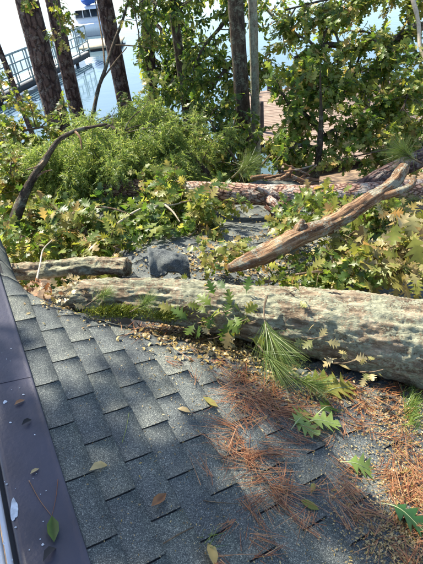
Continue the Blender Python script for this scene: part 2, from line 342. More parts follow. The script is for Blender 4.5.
# shingle tabs: long side along the courses, butt edge downhill (to the right)
EX, TW = .141, .305
tabs = []
ncourse = int((V1-V0)/EX)
for c in range(ncourse):
    off = (c % 2)*TW/2+rng.normal()*.012
    k0 = int((U0-off)/TW)
    for k in range(k0, int((U1-off)/TW)+1):
        a, b_ = off+k*TW+.004, off+(k+1)*TW-.004
        a, b_ = max(a, U0+.01), min(b_, U1-.01)
        if b_-a < .05 or hole(np.array((a+b_)/2), np.array(V0+(c+.5)*EX)): continue
        tabs.append((a, b_, V0+c*EX, c))
def tabmesh(a, b_, v, c):
    na = 5; u = np.linspace(a, b_, na); lift = rng.random(2)*.003+(rng.random() < .12)*rng.random(2)*.006; jv = rng.normal()*.0025; tw = rng.normal(size=2)*.0015
    u = u+0; rows = []
    for vv_, w0 in ((v-.025, 0.), (v+EX*.5, .0028), (v+EX+jv, .0062)):
        vr_ = vv_+(tw[0]*(1-np.linspace(0, 1, na))+tw[1]*np.linspace(0, 1, na) if w0 > .005 else 0)
        rows.append(roofp(u, vr_, w0+(np.interp(np.linspace(0, 1, na), [0, 1], lift) if w0 > .005 else 0)))
    rows.append(roofp(u, v+EX+jv+.0005, .0010))
    V = np.concatenate(rows+[rows[0][:1]*0]); V = np.concatenate(rows)
    F = []
    for r_ in range(3):
        for k in range(na-1): F.append([r_*na+k, r_*na+k+1, (r_+1)*na+k+1, (r_+1)*na+k])
    F = np.array(F)[:, ::-1]
    # end faces
    n0 = len(V); base = np.concatenate([roofp(np.array([a, a]), np.array([v, v+EX*.5]), -.003), roofp(np.array([b_, b_]), np.array([v, v+EX*.5]), -.003)]); V = np.vstack([V, base])
    E_ = [[0, na, n0+1, n0], [na, 2*na, 3*na, n0+1], [na-1, n0+2, n0+3, 2*na-1], [2*na-1, n0+3, 4*na-1, 3*na-1]]
    return V, np.concatenate([F, np.array(E_)])
def project(p):
    q = (np.asarray(p)-CAM)@CR; return 211.5+q[..., 0]/-q[..., 2]*FPX, 282-q[..., 1]/-q[..., 2]*FPX, -q[..., 2]
near, far = [], []
for tb in tabs:
    ctr = roofp((tb[0]+tb[1])/2, tb[2]+EX/2); x, y, d = project(ctr)
    near.append((d if (-45 < x < 470 and 190 < y < 610 and d > 0) else 99+d, tb))
near.sort(key=lambda a: a[0]); vis = [t_ for d, t_ in near if d < 99][:300]; rest = [t_ for d, t_ in near if t_ not in vis]
for tb in vis:
    V, F = tabmesh(*tb); obj('shingle', V, F, M['shingle'], roof, origin=horg)
V, F, _ = join([tabmesh(*tb) for tb in rest]); tag(obj('shingle_field', V, F, M['shingle'], roof, origin=horg), kind='stuff')
# painted metal flashing along the high edge, its outer lip folded down over the fascia
prof = [(.302, .004), (.302, .011), (.296, .0125), (.288, .0105), (.27, .012), (.16, .0135), (.10, .013), (.086, .011), (.078, .003), (.075, -.01), (.073, -.06), (.07, -.06), (.07, -.008)]
def strip(u0, u1, wob):
    us = np.linspace(u0, u1, 20); V = np.stack([roofp(us, np.full(20, v_), w_+wob) for v_, w_ in prof], 1).reshape(-1, 3)
    k = len(prof); i, j = np.meshgrid(np.arange(19), np.arange(k-1), indexing='ij'); q = (i*k+j).reshape(-1); return V, np.stack([q, q+k, q+k+1, q+1], -1)
for a, b_, wob in ((-1.6, 1.93, .0), (1.90, 3.75, .0022)):
    V, F = strip(a, b_, wob); fl = obj('ridge_flashing', V, F, M['flash'], house, smooth=False)
    if a < 0: fl0 = fl
    else: fl1 = fl
def splat(x, y, rx, ry, rot, seed, w=.0155, name='dried_splash', mt='drop'):
    u, v = onroof(x, y, w); a = np.linspace(0, 2*np.pi, 22, endpoint=False); k = 1+.5*(fbm(np.stack([np.cos(a)*1.5+seed, np.sin(a)*1.5, 0*a], -1), 3, seed)-.5)*2
    p = np.stack([np.cos(a)*k*rx, np.sin(a)*k*ry], -1); c, s = math.cos(rot), math.sin(rot); p = p@np.array([[c, s], [-s, c]])
    V = np.vstack([roofp(u+p[:, 0], v+p[:, 1], w), roofp(u+p[:, 0]*.6, v+p[:, 1]*.6, w+.0012), roofp(u+0, v+0, w+.0012)[None]])
    n = 22; j = np.arange(n); j2 = (j+1) % n
    return obj(name, V, [np.stack([j, j2, n+j2, n+j], -1), np.stack([n+j, n+j2, np.full(n, 2*n)], -1)], M[mt], fl0, origin=horg)
splat(14, 508, .052, .013, .12, 3); splat(5, 402, .011, .009, 0, 5)
for k in range(26):
    y = rng.uniform(345, 560); x = rng.uniform(max(1, 4-30), 1+(y-290)*.25); s = abs(rng.normal())*.0016+.0016; splat(x, y, s, s*rng.uniform(.6, 1.2), rng.random()*3, 20+k, name='paint_fleck')
# fascia and house walls
V, F = join([bar(roofp(U0, .055, -.13), roofp(3.7, .055, -.13), .024, .16, DN)])[:2]; obj('fascia', V, F, M['fascia'], house)
wp = [roofp(U0+.25, .25, 0), roofp(3.3, .25, 0), roofp(3.3, V1-.5, 0), roofp(U0+.25, V1-.5, 0)]
pr = []
for a, b_ in zip(wp, wp[1:]+wp[:1]):
    a, b_ = np.array(a), np.array(b_); zt = min(a[2], b_[2])-.5
    V = np.array([[*a[:2], .3], [*b_[:2], .3], [*b_[:2], b_[2]-.45], [*a[:2], a[2]-.45]]); pr.append((V, np.array([[0, 1, 2, 3]])))
V, F, _ = join(pr); obj('wall', V, F, M['siding'], house)
V, F, _ = join([bar(roofp(U0+.25, .03, -.42), roofp(3.6, .03, -.42), .02, .4, DN)]); obj('trim_board', V, F, M['fascia'], house)

# ------------------------------------------------------------------ fallen timber
def oak_disp(q, rad):
    k = np.stack([q[..., 0]*16, q[..., 1]*16, q[..., 2]*4.0], -1); k = k+1.2*(fbm(q*6, 2, 3)[..., None]-.5)
    rid = 1-np.abs(2*fbm(k, 4, 1)-1)*2.2
    return rad*(.22*(fbm(q*2.3, 3, 2)-.5))+.022*(rid-.6)+.012*(fbm(q*40, 2, 6)-.5)
def pine_disp(q, rad):
    f1, f2 = worley(np.stack([q[..., 0]*26, q[..., 1]*26, q[..., 2]*13], -1)+.9*(fbm(q*9, 2, 1)[..., None]-.5), 4)
    return rad*.14*(fbm(q*3, 3, 8)-.5)+.008*sstep(.0, .22, f2-f1)+.006*(fbm(q*45, 2, 3)-.5)
trunk = empty('fallen_log', cd(250, 315, 3.05), 'huge lichen-covered trunk lying across the crushed shingles', 'log')
P = spline([cd(58, 300, 3.22), cd(100, 296, 3.17), cd(175, 302, 3.12), cd(250, 313, 3.08), cd(340, 327, 3.03), cd(423, 343, 2.98), cd(520, 360, 2.93)], 420)
V, F, U = tube(P, [.10, .13, .165, .19, .25, .30, .33], 150, oak_disp); obj('bark', V, F, M['oakbark'], trunk, U, True)
pl = empty('fallen_pine_log', cd(280, 193, 5.5), 'reddish scaly pine trunk lying behind the crooked broken branch', 'log')
P = spline([cd(105, 187, 5.75), cd(200, 192, 5.55), (cd(300, 196, 5.4)), cd(360, 194, 5.35), cd(450, 190, 5.3)], 260)
V, F, U = tube(P, [.115, .125, .125, .13, .14], 80, pine_disp); obj('bark', V, F, M['pinebark'], pl, U, True)
for a, b_, r_ in ((cd(268, 196, 5.35), cd(255, 188, 5.22), .035), (cd(268, 200, 5.3), cd(278, 210, 5.15), .05)):
    V, F, U = tube(spline([a, (a+b_)/2+np.array([.01, 0, .02]), b_], 12), [r_*1.2, r_, r_*.6], 14, lambda q, r: r*.5*(fbm(q*40, 3, 2)-.5)); obj('broken_stub', V, F, M['pinebark'], pl, U, True)
for k in range(7):
    x = rng.uniform(255, 330); a = cd(x, 200+rng.uniform(-3, 6), 5.25); d = np.array([rng.normal()*.15, -.05, -.12]); 
    V, F = bar(a, a+d*1.6, .05, .012, (0, 1, .3)); obj('bark_strip', V, F, M['pinebark'], pl, np.zeros((8, 2)))
p2 = empty('leaning_pine_log', cd(380, 176, 5.6), 'short dark trunk leaning over the reddish pine log at the right', 'log')
P = spline([cd(352, 195, 5.55), cd(375, 180, 5.6), cd(400, 168, 5.7), cd(440, 150, 5.9)], 60); V, F, U = tube(P, [.09, .1, .11, .12], 40, pine_disp); obj('bark', V, F, M['standpine'], p2, U, True)
bb = empty('broken_branch', cd(240, 268, 3.45), 'crooked broken branch of rotting brown wood pointing up to the right', 'branch')
P = spline([cd(229, 268, 3.42), cd(243, 263, 3.45), cd(270, 251, 3.52), cd(300, 236, 3.6), cd(330, 224, 3.7), cd(352, 211, 3.78), cd(372, 198, 3.86), cd(392, 184, 3.93), cd(400, 174, 3.96), cd(405, 166, 3.97)], 170)
V, F, U = tube(P, [.035, .062, .075, .08, .075, .068, .066, .06, .06, .045], 48, lambda q, r: r*(.55*(fbm(np.stack([q[..., 0]*40, q[..., 1]*40, q[..., 2]*6], -1), 4, 2)-.5)+.5*(fbm(q*11, 3, 5)-.5))); obj('wood', V, F, M['deadwood'], bb, U, True)
for ps, r_ in (([cd(296, 236, 3.58), cd(299, 227, 3.56), cd(303, 220, 3.55)], .035), ([cd(368, 198, 3.85), cd(385, 196, 3.86), cd(410, 186, 3.9), cd(414, 176, 3.92)], .032)):
    V, F, U = tube(spline(ps, 24), [r_*1.2, r_, r_*.7], 18, lambda q, r: r*.7*(fbm(q*35, 3, 4)-.5)); obj('stub', V, F, M['deadwood'], bb, U, True)
sl_ = empty('small_log', cd(75, 268, 4.0), 'thin pale log lying beyond the left end of the big trunk', 'log')
P = spline([cd(-8, 272, 4.15), cd(40, 270, 4.0), cd(85, 266, 3.9), cd(128, 267, 3.8)], 150); V, F, U = tube(P, [.085, .085, .08, .085], 60, oak_disp); obj('bark', V, F, M['oakbark'], sl_, U, True)
chunk = empty('torn_roof_piece', cd(168, 263, 3.6), 'grey torn piece of roofing standing up behind the big trunk', 'debris')
a_, b_ = np.meshgrid(np.linspace(0, 1, 22), np.linspace(0, 1, 14), indexing='ij')
base = cd(150, 271, 3.55); ex = cd(190, 272, 3.62)-base; ey = cd(148, 246, 3.72)-base
rag = .25*(fbm(np.stack([a_*3, b_*0, b_*0], -1), 3, 2)-.5)
S = base+a_[..., None]*ex+((b_*(1+rag)-.2)*(1-.45*a_))[..., None]*ey+((.07*np.sin(b_*2.2)+.03*np.sin(a_*3))[..., None])*np.array([0, -.3, 1.])
i, j = np.meshgrid(np.arange(21), np.arange(13), indexing='ij'); q = (i*14+j).reshape(-1); ff = np.stack([q, q+14, q+15, q+1], -1)
S = S+.07*(fbm(np.stack([a_*4, b_*3, 0*a_], -1), 3, 12)-.5)[..., None]*np.array([.4, -1., .6])+.10*(fbm(np.stack([a_*6, 0*b_, 0*a_+4], -1), 3, 3)-.5)[..., None]*(1-b_)[..., None]*np.array([0, .2, 1.]); S = S.reshape(-1, 3); S2 = S-np.array([0, -.02, .03]); e = [np.arange(22)*14+13, np.arange(14), 21*14+np.arange(14), np.arange(22)*14]
ee = [np.stack([x[:-1], x[1:], x[1:]+308, x[:-1]+308], -1) for x in e]
obj('shingle_sheet', np.vstack([S, S2]), [np.concatenate([ff, ff[:, ::-1]+308]+ee)], M['shingle'], chunk)

# ------------------------------------------------------------------ branches with leaves
def grow(P, nsub, slen, rad0, cone=.9, start=.15, up=0., seg=6):
    "side twigs along a limb: wood parts and leaf-bearing points with directions"
    P = np.asarray(P); T = nrm(np.gradient(P, axis=0)); wood, pts, dirs = [], [], []
    for k in range(nsub):
        t = start+(1-start)*(k+rng.random())/nsub; i = min(int(t*(len(P)-1)), len(P)-1)
        d = nrm(T[i]*(1-cone*.6)+rdir(1)[0]*cone+np.array([0, 0, up])); Ln = slen*rng.uniform(.55, 1.2)
        q = [P[i]]; dd = d
        for s in range(4): dd = nrm(dd+rng.normal(size=3)*.25+np.array([0, 0, up*.1-.06])); q.append(q[-1]+dd*Ln/4)
        q = np.array(q); wood.append(tube(spline(q, 9), [rad0*.5, rad0*.14], seg, None, False))
        tt = nrm(np.gradient(q, axis=0)); qs = spline(q, 12); ts = nrm(np.gradient(qs, axis=0)); pts.append(qs[3:]); dirs.append(ts[3:])
    return wood, np.concatenate(pts), np.concatenate(dirs)
def leaves_at(pts, dirs, n, size, T, droop=.35, spread=.9, flat=.8, jit=.03):
    k = rng.integers(0, len(pts), n); d = nrm(dirs[k]*.5+rng.normal(size=(n, 3))*spread*.6+np.array([0, 0, -droop]))
    nor = nrm(rng.normal(size=(n, 3))*(1-flat)+np.array([0, -.25, 1.])*flat+rng.normal(size=(n, 3))*.25)
    return scatter(T, pts[k]+rng.normal(size=(n, 3))*jit, d, nor, size*rng.uniform(.6, 1.25, n))
def leafy(name, label, cat, path, r0, nsub, slen, nleaf, size, T, lm, bark='twig', group=None, cone=.9, start=.12, up=0., droop=.35, jit=.03, hero=0, flat=.8):
    P = spline(path, 30); root = empty(name, P[0], label, cat, group)
    wood, pts, dirs = grow(P, nsub, slen, max(r0*.6, .008), cone, start, up)
    wood.append(tube(P, [r0, r0*.7, r0*.35], 9, (lambda q, r: r*.3*(fbm(q*14, 2, 1)-.5)), True))
    V, F, U = join(wood); obj('limb', V, F, M[bark], root, U, True)
    if isinstance(lm, str): lm = [(lm, 1.)]
    for mm, fr_ in lm:
        V, F = leaves_at(pts, dirs, int(nleaf*fr_), size, T, droop, .9, flat, jit); tag(obj('foliage', V, F, M[mm], root), kind='stuff')
    if hero:
        me = []
        for mm, _ in lm:
            for tv, tf in OAK: d_ = meshd('leaf', tv, tf); d_.materials.append(M[mm]); me.append(d_)
        org = np.array(root.location)
        for h in range(hero):
            k = rng.integers(0, len(pts)); o = bpy.data.objects.new('leaf', random.choice(me)); col.objects.link(o); o.parent = root
            d = nrm(dirs[k]*.4+rng.normal(size=3)*.7+np.array([0, -.1, -droop*.6])); nr = nrm(np.array([0, -.45, 1.])+rng.normal(size=3)*.45); x = nrm(np.cross(d, nr)); z = np.cross(x, d); s = size*1.25*rng.uniform(.8, 1.3)
            p = pts[k]-org+np.array([0, -.02, .03])
            o.matrix_local = Matrix([[x[0]*s, d[0]*s, z[0]*s, p[0]], [x[1]*s, d[1]*s, z[1]*s, p[1]], [x[2]*s, d[2]*s, z[2]*s, p[2]], [0, 0, 0, 1]])
    return root
def needles(P, n, length, wid, spread, start=.2, fwd=.6):
    P = np.asarray(P); T = nrm(np.gradient(P, axis=0)); k = (len(P)-1)*np.clip(start+(1-start)*np.sqrt(rng.random(n)), 0, 1); k = k.astype(int)
    d = nrm(T[k]*fwd+rng.normal(size=(n, 3))*spread+np.array([0, 0, -.12])); return scatter(NEEDLE, P[k], d, rdir(n), length*rng.uniform(.7, 1.1, n), wid)
def cedar(name, label, path, r0, nsub, slen, nspray, droop=.6, mm='cedar', size=1., off=0., up=-.3):
    P = spline(path, 40); root = empty(name, P[0], label, 'branch')
    wood, pts, dirs = grow(P, nsub, slen, .02, .9, .1, up); wood.append(tube(P, [r0, r0*.75, r0*.4], 10, (lambda q, r: r*.3*(fbm(q*14, 2, 1)-.5)), True))
    V, F, U = join(wood); obj('limb', V, F, M['darkbark'], root, U, True)
    # each spray: a drooping twiglet set with short scale-leaf shoots
    k = rng.integers(0, len(pts), nspray); p0 = pts[k]+rng.normal(size=(nspray, 3))*.05+np.array([0, off, -off*.5]); d0 = nrm(dirs[k]*.5+rng.normal(size=(nspray, 3))*.5+np.array([0, -.1, -droop])); L_ = rng.uniform(.16, .34, nspray)*size
    npn = 34; s = rng.random((nspray, npn)); pos = p0[:, None]+d0[:, None]*(s*L_[:, None])[..., None]+np.array([0, 0, -.05])*(s**2)[..., None]
    dd = nrm(d0[:, None]*.7+rng.normal(size=(nspray, npn, 3))*.6+np.array([0, 0, -.25])); ln = (.075*(1-.6*s)*rng.uniform(.6, 1.2, s.shape))*size
    V, F = scatter(NEEDLE, pos.reshape(-1, 3), dd.reshape(-1, 3), rdir(nspray*npn), ln.ravel(), .009*size)
    tag(obj('foliage', V, F, M[mm], root), kind='stuff'); return root
def tuft(name, label, path, r0, n, length, wid=.0022, spread=.42, mm='pineneedle', start=.3, fwd=.7):
    P = spline(path, 24); root = empty(name, P[0], label, 'pine branch'); V, F, U = tube(P, [r0, r0*.6], 8); obj('twig', V, F, M['twig'], root, U, True)
    V, F = needles(P, n, length, wid, spread, start, fwd); tag(obj('needles', V, F, M[mm], root), kind='stuff'); return root

# fallen boughs beyond the roof
cedar('cedar_bough', 'arching feathery cedar bough hanging over the left of the fallen trees', [cd(18, 218, 6.1), cd(30, 190, 6.1), cd(48, 158, 6.05), cd(70, 136, 6.0), cd(105, 127, 5.95), cd(135, 142, 5.9)], .075, 46, .7, 2000, off=.3)
cedar('cedar_bough', 'dense feathery cedar bough behind the reddish pine log', [cd(215, 185, 6.9), cd(195, 160, 6.6), cd(165, 140, 6.4), cd(125, 138, 6.3), cd(90, 152, 6.2)], .06, 50, .7, 2300)
cedar('cedar_bough', 'low drooping cedar bough filling the hollow left of the reddish pine log', [cd(160, 178, 5.9), cd(125, 165, 5.7), cd(90, 165, 5.6), cd(50, 178, 5.6)], .05, 50, .6, 2400, up=-.1)
leafy('oak_branch', 'yellow-green oak spray at the left edge above the roof corner', 'branch', [cd(-20, 240, 5.4), cd(5, 225, 5.3), cd(30, 215, 5.2), cd(45, 208, 5.2)], .03, 22, .36, 420, .14, OAKL, [('oak_yellow', .6), ('oak_green', .5)])
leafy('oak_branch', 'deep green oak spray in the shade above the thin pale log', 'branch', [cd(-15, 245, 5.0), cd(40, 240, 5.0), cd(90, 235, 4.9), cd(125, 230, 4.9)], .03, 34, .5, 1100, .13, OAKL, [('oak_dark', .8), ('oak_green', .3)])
leafy('oak_branch', 'sunlit oak spray spilling over the middle of the thin pale log', 'branch', [cd(68, 205, 4.9), cd(78, 220, 4.6), cd(90, 235, 4.4), cd(120, 250, 4.25)], .025, 20, .34, 330, .145, OAK, [('oak_yellow', .7), ('oak_green', .3)], hero=30)
leafy('oak_branch', 'big sunlit oak spray hanging in front of the reddish pine log', 'branch', [cd(172, 176, 5.2), cd(185, 190, 5.0), cd(197, 210, 4.8), cd(200, 232, 4.6)], .025, 26, .36, 420, .14, OAK, [('oak_green', .5), ('oak_yellow', .5)], hero=32)
leafy('oak_branch', 'oak spray drooping left of the big sunlit one above the torn roofing', 'branch', [cd(135, 200, 5.1), cd(145, 215, 4.9), cd(155, 232, 4.7), cd(160, 245, 4.5)], .02, 22, .36, 380, .135, OAKL, [('oak_green', .6), ('oak_dark', .4)])
leafy('oak_branch', 'yellow-green oak foliage above the cedar at the upper left', 'branch', [cd(-20, 190, 7.4), cd(-8, 160, 7.3), cd(12, 135, 7.2), cd(48, 126, 7.1)], .04, 34, .55, 1000, .15, OAKL, [('oak_yellow', .4), ('oak_green', .6)])
leafy('oak_branch', 'light oak foliage rising behind the dense cedar bough', 'branch', [cd(215, 190, 7.6), cd(200, 160, 7.5), cd(180, 130, 7.4), cd(150, 118, 7.3)], .04, 34, .8, 1100, .15, OAKL, [('oak_yellow', .5), ('oak_green', .6)])
leafy('oak_branch', 'dark oak foliage filling the gap right of the cedar boughs', 'branch', [cd(245, 190, 7.8), cd(235, 160, 7.8), cd(215, 130, 7.8), cd(205, 105, 7.9)], .04, 30, .7, 900, .14, OAKL, [('oak_dark', .7), ('oak_green', .3)])
leafy('oak_branch', 'bright oak spray at the left edge just above the roof corner', 'branch', [cd(-25, 262, 4.4), cd(5, 250, 4.4), cd(35, 246, 4.35), cd(60, 250, 4.3)], .02, 26, .34, 520, .125, OAKL, [('oak_green', .6), ('oak_yellow', .4)])
leafy('oak_branch', 'oak spray with yellowing leaves left of the arching cedar limb', 'branch', [cd(-25, 215, 5.9), cd(-8, 200, 5.8), cd(8, 180, 5.7), cd(12, 155, 5.7)], .02, 26, .4, 500, .14, OAKL, [('oak_yellow', .5), ('oak_green', .5)])
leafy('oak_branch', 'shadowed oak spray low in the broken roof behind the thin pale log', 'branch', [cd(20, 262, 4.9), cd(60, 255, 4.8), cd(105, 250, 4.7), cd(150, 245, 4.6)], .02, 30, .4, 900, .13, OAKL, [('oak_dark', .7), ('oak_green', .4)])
leafy('oak_branch', 'green oak spray under the drooping cedar in the middle left', 'branch', [cd(60, 238, 5.4), cd(90, 228, 5.4), cd(120, 220, 5.4), cd(150, 215, 5.4)], .02, 30, .36, 700, .13, OAKL, [('oak_green', .7), ('oak_dark', .4)])
leafy('oak_branch', 'oak spray lying along the left end of the reddish pine log', 'branch', [cd(120, 205, 5.3), cd(150, 200, 5.2), cd(175, 205, 5.1), cd(215, 212, 5.0)], .02, 26, .36, 620, .13, OAKL, [('oak_green', .4), ('oak_yellow', .3)])
al = empty('arching_limb', cd(14, 222, 4.95), 'dark broken limb arching over the feathery cedar boughs', 'branch')
P = spline([cd(14, 222, 4.95), cd(22, 200, 4.93), cd(32, 180, 4.90), cd(45, 160, 4.85), cd(58, 141, 4.83), cd(75, 131, 4.83), cd(92, 127, 4.85), cd(107, 124, 4.85)], 90); V, F, U = tube(P, [.065, .055, .042, .03, .024, .018, .012], 16, lambda q, r: r*.5*(fbm(q*14, 3, 1)-.5)); obj('limb', V, F, M['darkbark'], al, U, True)
for ps in ([cd(45, 160, 4.85), cd(38, 166, 4.75), cd(26, 170, 4.65)], [cd(32, 180, 4.90), cd(44, 172, 4.85), cd(52, 170, 4.80)], [cd(75, 131, 4.83), cd(80, 138, 4.75), cd(82, 150, 4.70)]):
    V, F, U = tube(spline(ps, 16), [.016, .006], 8, lambda q, r: r*.4*(fbm(q*30, 2, 1)-.5)); obj('twig', V, F, M['deadwood'], al, U, True)
# bare pale twigs
for k, (pts_, lab) in enumerate((([cd(150, 212, 4.6), cd(160, 204, 4.65), cd(172, 205, 4.7), cd(190, 200, 4.75)], 'upper bare pale twig forking beside the hanging oak sprays'), ([cd(108, 232, 4.4), cd(125, 218, 4.5), cd(145, 207, 4.6), cd(165, 204, 4.65)], 'long bare pale twig arching left from the oak sprays'), ([cd(165, 205, 4.6), cd(173, 212, 4.55), cd(180, 222, 4.5)], 'short bare pale twig bending down below its fork'))):
    P = spline(pts_, 30); V, F, U = tube(P, [.014, .011, .006], 8, lambda q, r: r*.5*(fbm(q*30, 2, 1)-.5)); tag(obj('bare_twig', V, F, M['paletwig'], None, U, True, P[0]), lab, 'twig')
P = spline([cd(36, 283, 3.35), cd(40, 265, 3.5), cd(43, 250, 3.65), cd(52, 240, 3.8)], 30); V, F, U = tube(P, [.009, .006, .004], 7); tag(obj('bare_twig', V, F, M['paletwig'], None, U, True, P[0]), 'thin bare twig standing up at the crushed left roof edge', 'twig')
# right side piles
leafy('oak_branch', 'fresh green oak spray on the roof just above the crooked branch', 'branch', [cd(268, 232, 4.3), cd(290, 222, 4.35), cd(315, 214, 4.4), cd(345, 205, 4.4)], .018, 24, .3, 420, .115, OAKL, [('oak_green', .6), ('oak_yellow', .4)], up=.2)
leafy('oak_branch', 'green oak sprig lying between the torn roofing and the crooked branch', 'branch', [cd(200, 262, 3.55), cd(215, 258, 3.6), cd(228, 252, 3.7), cd(245, 246, 3.8)], .012, 16, .2, 120, .10, OAKL, [('oak_yellow', .7), ('oak_green', .3)])
leafy('oak_branch', 'heap of drying yellow oak leaves under the tip of the crooked branch', 'branch', [cd(440, 262, 3.5), cd(410, 255, 3.6), cd(380, 252, 3.65), cd(350, 250, 3.7)], .02, 34, .34, 520, .14, OAK, [('oak_dry', .6), ('oak_yellow', .5)], hero=60, up=.05)
leafy('oak_branch', 'second drying oak spray at the right edge below the reddish pine log', 'branch', [cd(450, 235, 4.1), cd(420, 230, 4.1), cd(390, 228, 4.2), cd(360, 232, 4.2)], .02, 30, .34, 480, .14, OAK, [('oak_yellow', .6), ('oak_dry', .5)], hero=24)
leafy('oak_branch', 'bright green oak spray tucked behind the middle of the big trunk', 'branch', [cd(265, 282, 3.45), cd(295, 275, 3.45), cd(325, 270, 3.5), cd(360, 265, 3.5)], .015, 30, .24, 420, .105, OAKL, [('oak_green', .8), ('oak_yellow', .3)], up=.1)
leafy('oak_branch', 'green oak spray rising behind the crooked branch near its stub', 'branch', [cd(330, 245, 3.9), cd(345, 238, 3.95), cd(365, 225, 4.05), cd(385, 215, 4.1)], .015, 20, .28, 280, .115, OAKL, [('oak_green', .8), ('oak_dark', .3)])
# hero leaves at the right edge
for k, (x, y, D, s, mm, lab) in enumerate(((412, 243, 3.3, .27, 'oak_yellow', 'largest pale oak leaf hanging at the right edge above the big trunk'), (398, 232, 3.35, .2, 'oak_yellow', 'yellow-green oak leaf left of the largest pale one'), (415, 222, 3.4, .2, 'oak_dry', 'drying oak leaf above the largest pale one'))):
    tv, tf = OAK[k % 3]; me = meshd('oak_leaf', tv, tf); me.materials.append(M[mm]); o = bpy.data.objects.new('oak_leaf', me); col.objects.link(o)
    d = nrm(cd(x-6+14*(k == 0), y+30, D)-cd(x, y, D)); nr = nrm(CAM-cd(x, y, D)+np.array([-.5, .3, 1.2])); xx = nrm(np.cross(d, nr)); z = np.cross(xx, d); p = cd(x, y-12, D)
    o.matrix_world = Matrix([[xx[0]*s, d[0]*s, z[0]*s, p[0]], [xx[1]*s, d[1]*s, z[1]*s, p[1]], [xx[2]*s, d[2]*s, z[2]*s, p[2]], [0, 0, 0, 1]]); tag(o, lab, 'leaf')
tuft('pine_branch', 'green long-needled pine tuft standing above the reddish pine log', [cd(232, 178, 5.5), cd(240, 170, 5.5), cd(250, 163, 5.5)], .012, 420, .26, .003, .5)
tuft('pine_branch', 'pine tuft at the right edge above the dark leaning trunk', [cd(425, 165, 5.3), cd(412, 158, 5.3), cd(402, 150, 5.3)], .012, 460, .28, .003, .5)
tuft('pine_branch', 'pine tuft at the right edge below the dark leaning trunk', [cd(440, 205, 5.0), cd(420, 200, 5.0), cd(405, 203, 5.0)], .012, 300, .22, .003, .5)

for k in range(16):
    if k < 9: x, y, D = rng.uniform(255, 310), rng.uniform(160, 184), rng.uniform(5.7, 6.1)
    else: x, y, D = rng.uniform(40, 220), rng.uniform(195, 250), rng.uniform(4.4, 5.0)
    a = cd(x, y, D); d = rdir(1)[0]*np.array([1, .6, .5]); P = spline([a-d*.25, a+rdir(1)[0]*.03, a+d*.25], 14); r_ = rng.uniform(.012, .035) if k < 9 else rng.uniform(.006, .013)
    V, F, U = tube(P, [r_, r_, r_*.6], 10, lambda q, r: r*.6*(fbm(q*30, 3, 4)-.5)); tag(obj('broken_stick', V, F, M['deadwood'], None, U, True, P[0]), 'broken brown stick in the wreckage behind the reddish pine log' if k < 9 else 'thin broken stick caught in the fallen oak foliage on the left', 'stick', 'broken sticks behind the pine log' if k < 9 else 'broken sticks in the left foliage')

# ------------------------------------------------------------------ standing trees
def through(x1, y1, x2, y2, D):
    a = cd(x1, y1, D); d = cd(x2, y2, 1.)-CAM; b_ = CAM+d*(a[1]/d[1]); return a, nrm(b_-a)
def standing(name, label, x1, y1, x2, y2, D, r, top, bark, seg=24, wob=.1, group=None, tip=.55):
    a, d = through(x1, y1, x2, y2, D); zb = gheight(np.array(a[0]-d[0]*2), np.array(a[1]))-.15; P0 = a-d*(a[2]-float(zb))/d[2]; P1 = a+d*(top-a[2])/d[2]
    root = empty(name, P0, label, 'tree', group); n = 90; P = P0+(P1-P0)*np.linspace(0, 1, n)[:, None]; ph = rng.random()*6
    P[:, 0] += wob*.5*np.sin(np.linspace(0, 7, n)+ph)*np.linspace(0, 1, n); P[:, 1] += wob*.5*np.cos(np.linspace(0, 6, n)+ph)*np.linspace(0, 1, n)
    V, F, U = tube(P, [r*1.35, r*1.08, r, r*.9, r*.75*(.4+.6*tip/.55), r*tip], seg, lambda q, rr: rr*.14*(fbm(q*4, 3, 3)-.5)+rr*.09*(fbm(q*22, 3, 6)-.5)); obj('trunk', V, F, M[bark], root, U, True)
    return root, P
def crown_needles(root, P, z0, n, spread, dens=34, ln=.26, wid=.006, mm='pineneedle'):
    pr, tp, td = [], [], []
    k = np.where(P[:, 2] > z0)[0]
    for s in range(n):
        i = rng.choice(k); d = nrm(rdir(1)[0]*np.array([1, 1, .25])+np.array([0, 0, .12])); Ln = spread*rng.uniform(.4, 1)*(1.15-.6*(i-k[0])/max(1, len(k)))
        q = spline([P[i], P[i]+d*Ln*.5+np.array([0, 0, .1]), P[i]+d*Ln], 8); pr.append(tube(q, [.05, .015], 5, None, False)); tp.append(q[3:]); td.append(nrm(np.gradient(q, axis=0))[3:])
    V, F, U = join(pr); obj('limb', V, F, M['standpine'], root, U, True)
    tp, td = np.concatenate(tp), np.concatenate(td); kk = rng.integers(0, len(tp), n*14); c = tp[kk]+rng.normal(size=(n*14, 3))*.22
    pos = np.repeat(c, dens, 0); d = nrm(np.repeat(td[kk], dens, 0)*.5+rng.normal(size=(len(pos), 3))*.7); V, F = scatter(NEEDLE, pos, d, rdir(len(pos)), ln*rng.uniform(.7, 1.1, len(pos)), wid)
    tag(obj('crown', V, F, M[mm], root), kind='stuff')
def crown_leaves(root, paths, nsub, slen, nleaf, size, mm, bark='darkbark', r0=.05, T=OVAL, droop=.4):
    wood, pts, dirs = [], [], []
    for p in paths:
        P = spline(p, 26); wd, a, b_ = grow(P, nsub, slen, r0*.5, .95, .1, .05); wood += wd+[tube(P, [r0, r0*.3], 8, lambda q, r: r*.3*(fbm(q*9, 2, 1)-.5))]; pts.append(a); dirs.append(b_)
    V, F, U = join(wood); obj('limb', V, F, M[bark], root, U, True); pts, dirs = np.concatenate(pts), np.concatenate(dirs)
    for m_, fr_ in mm:
        V, F = leaves_at(pts, dirs, int(nleaf*fr_), size, T, droop, 1., .6, .05); tag(obj('crown', V, F, M[m_], root), kind='stuff')
G = 'pines standing along the shore'
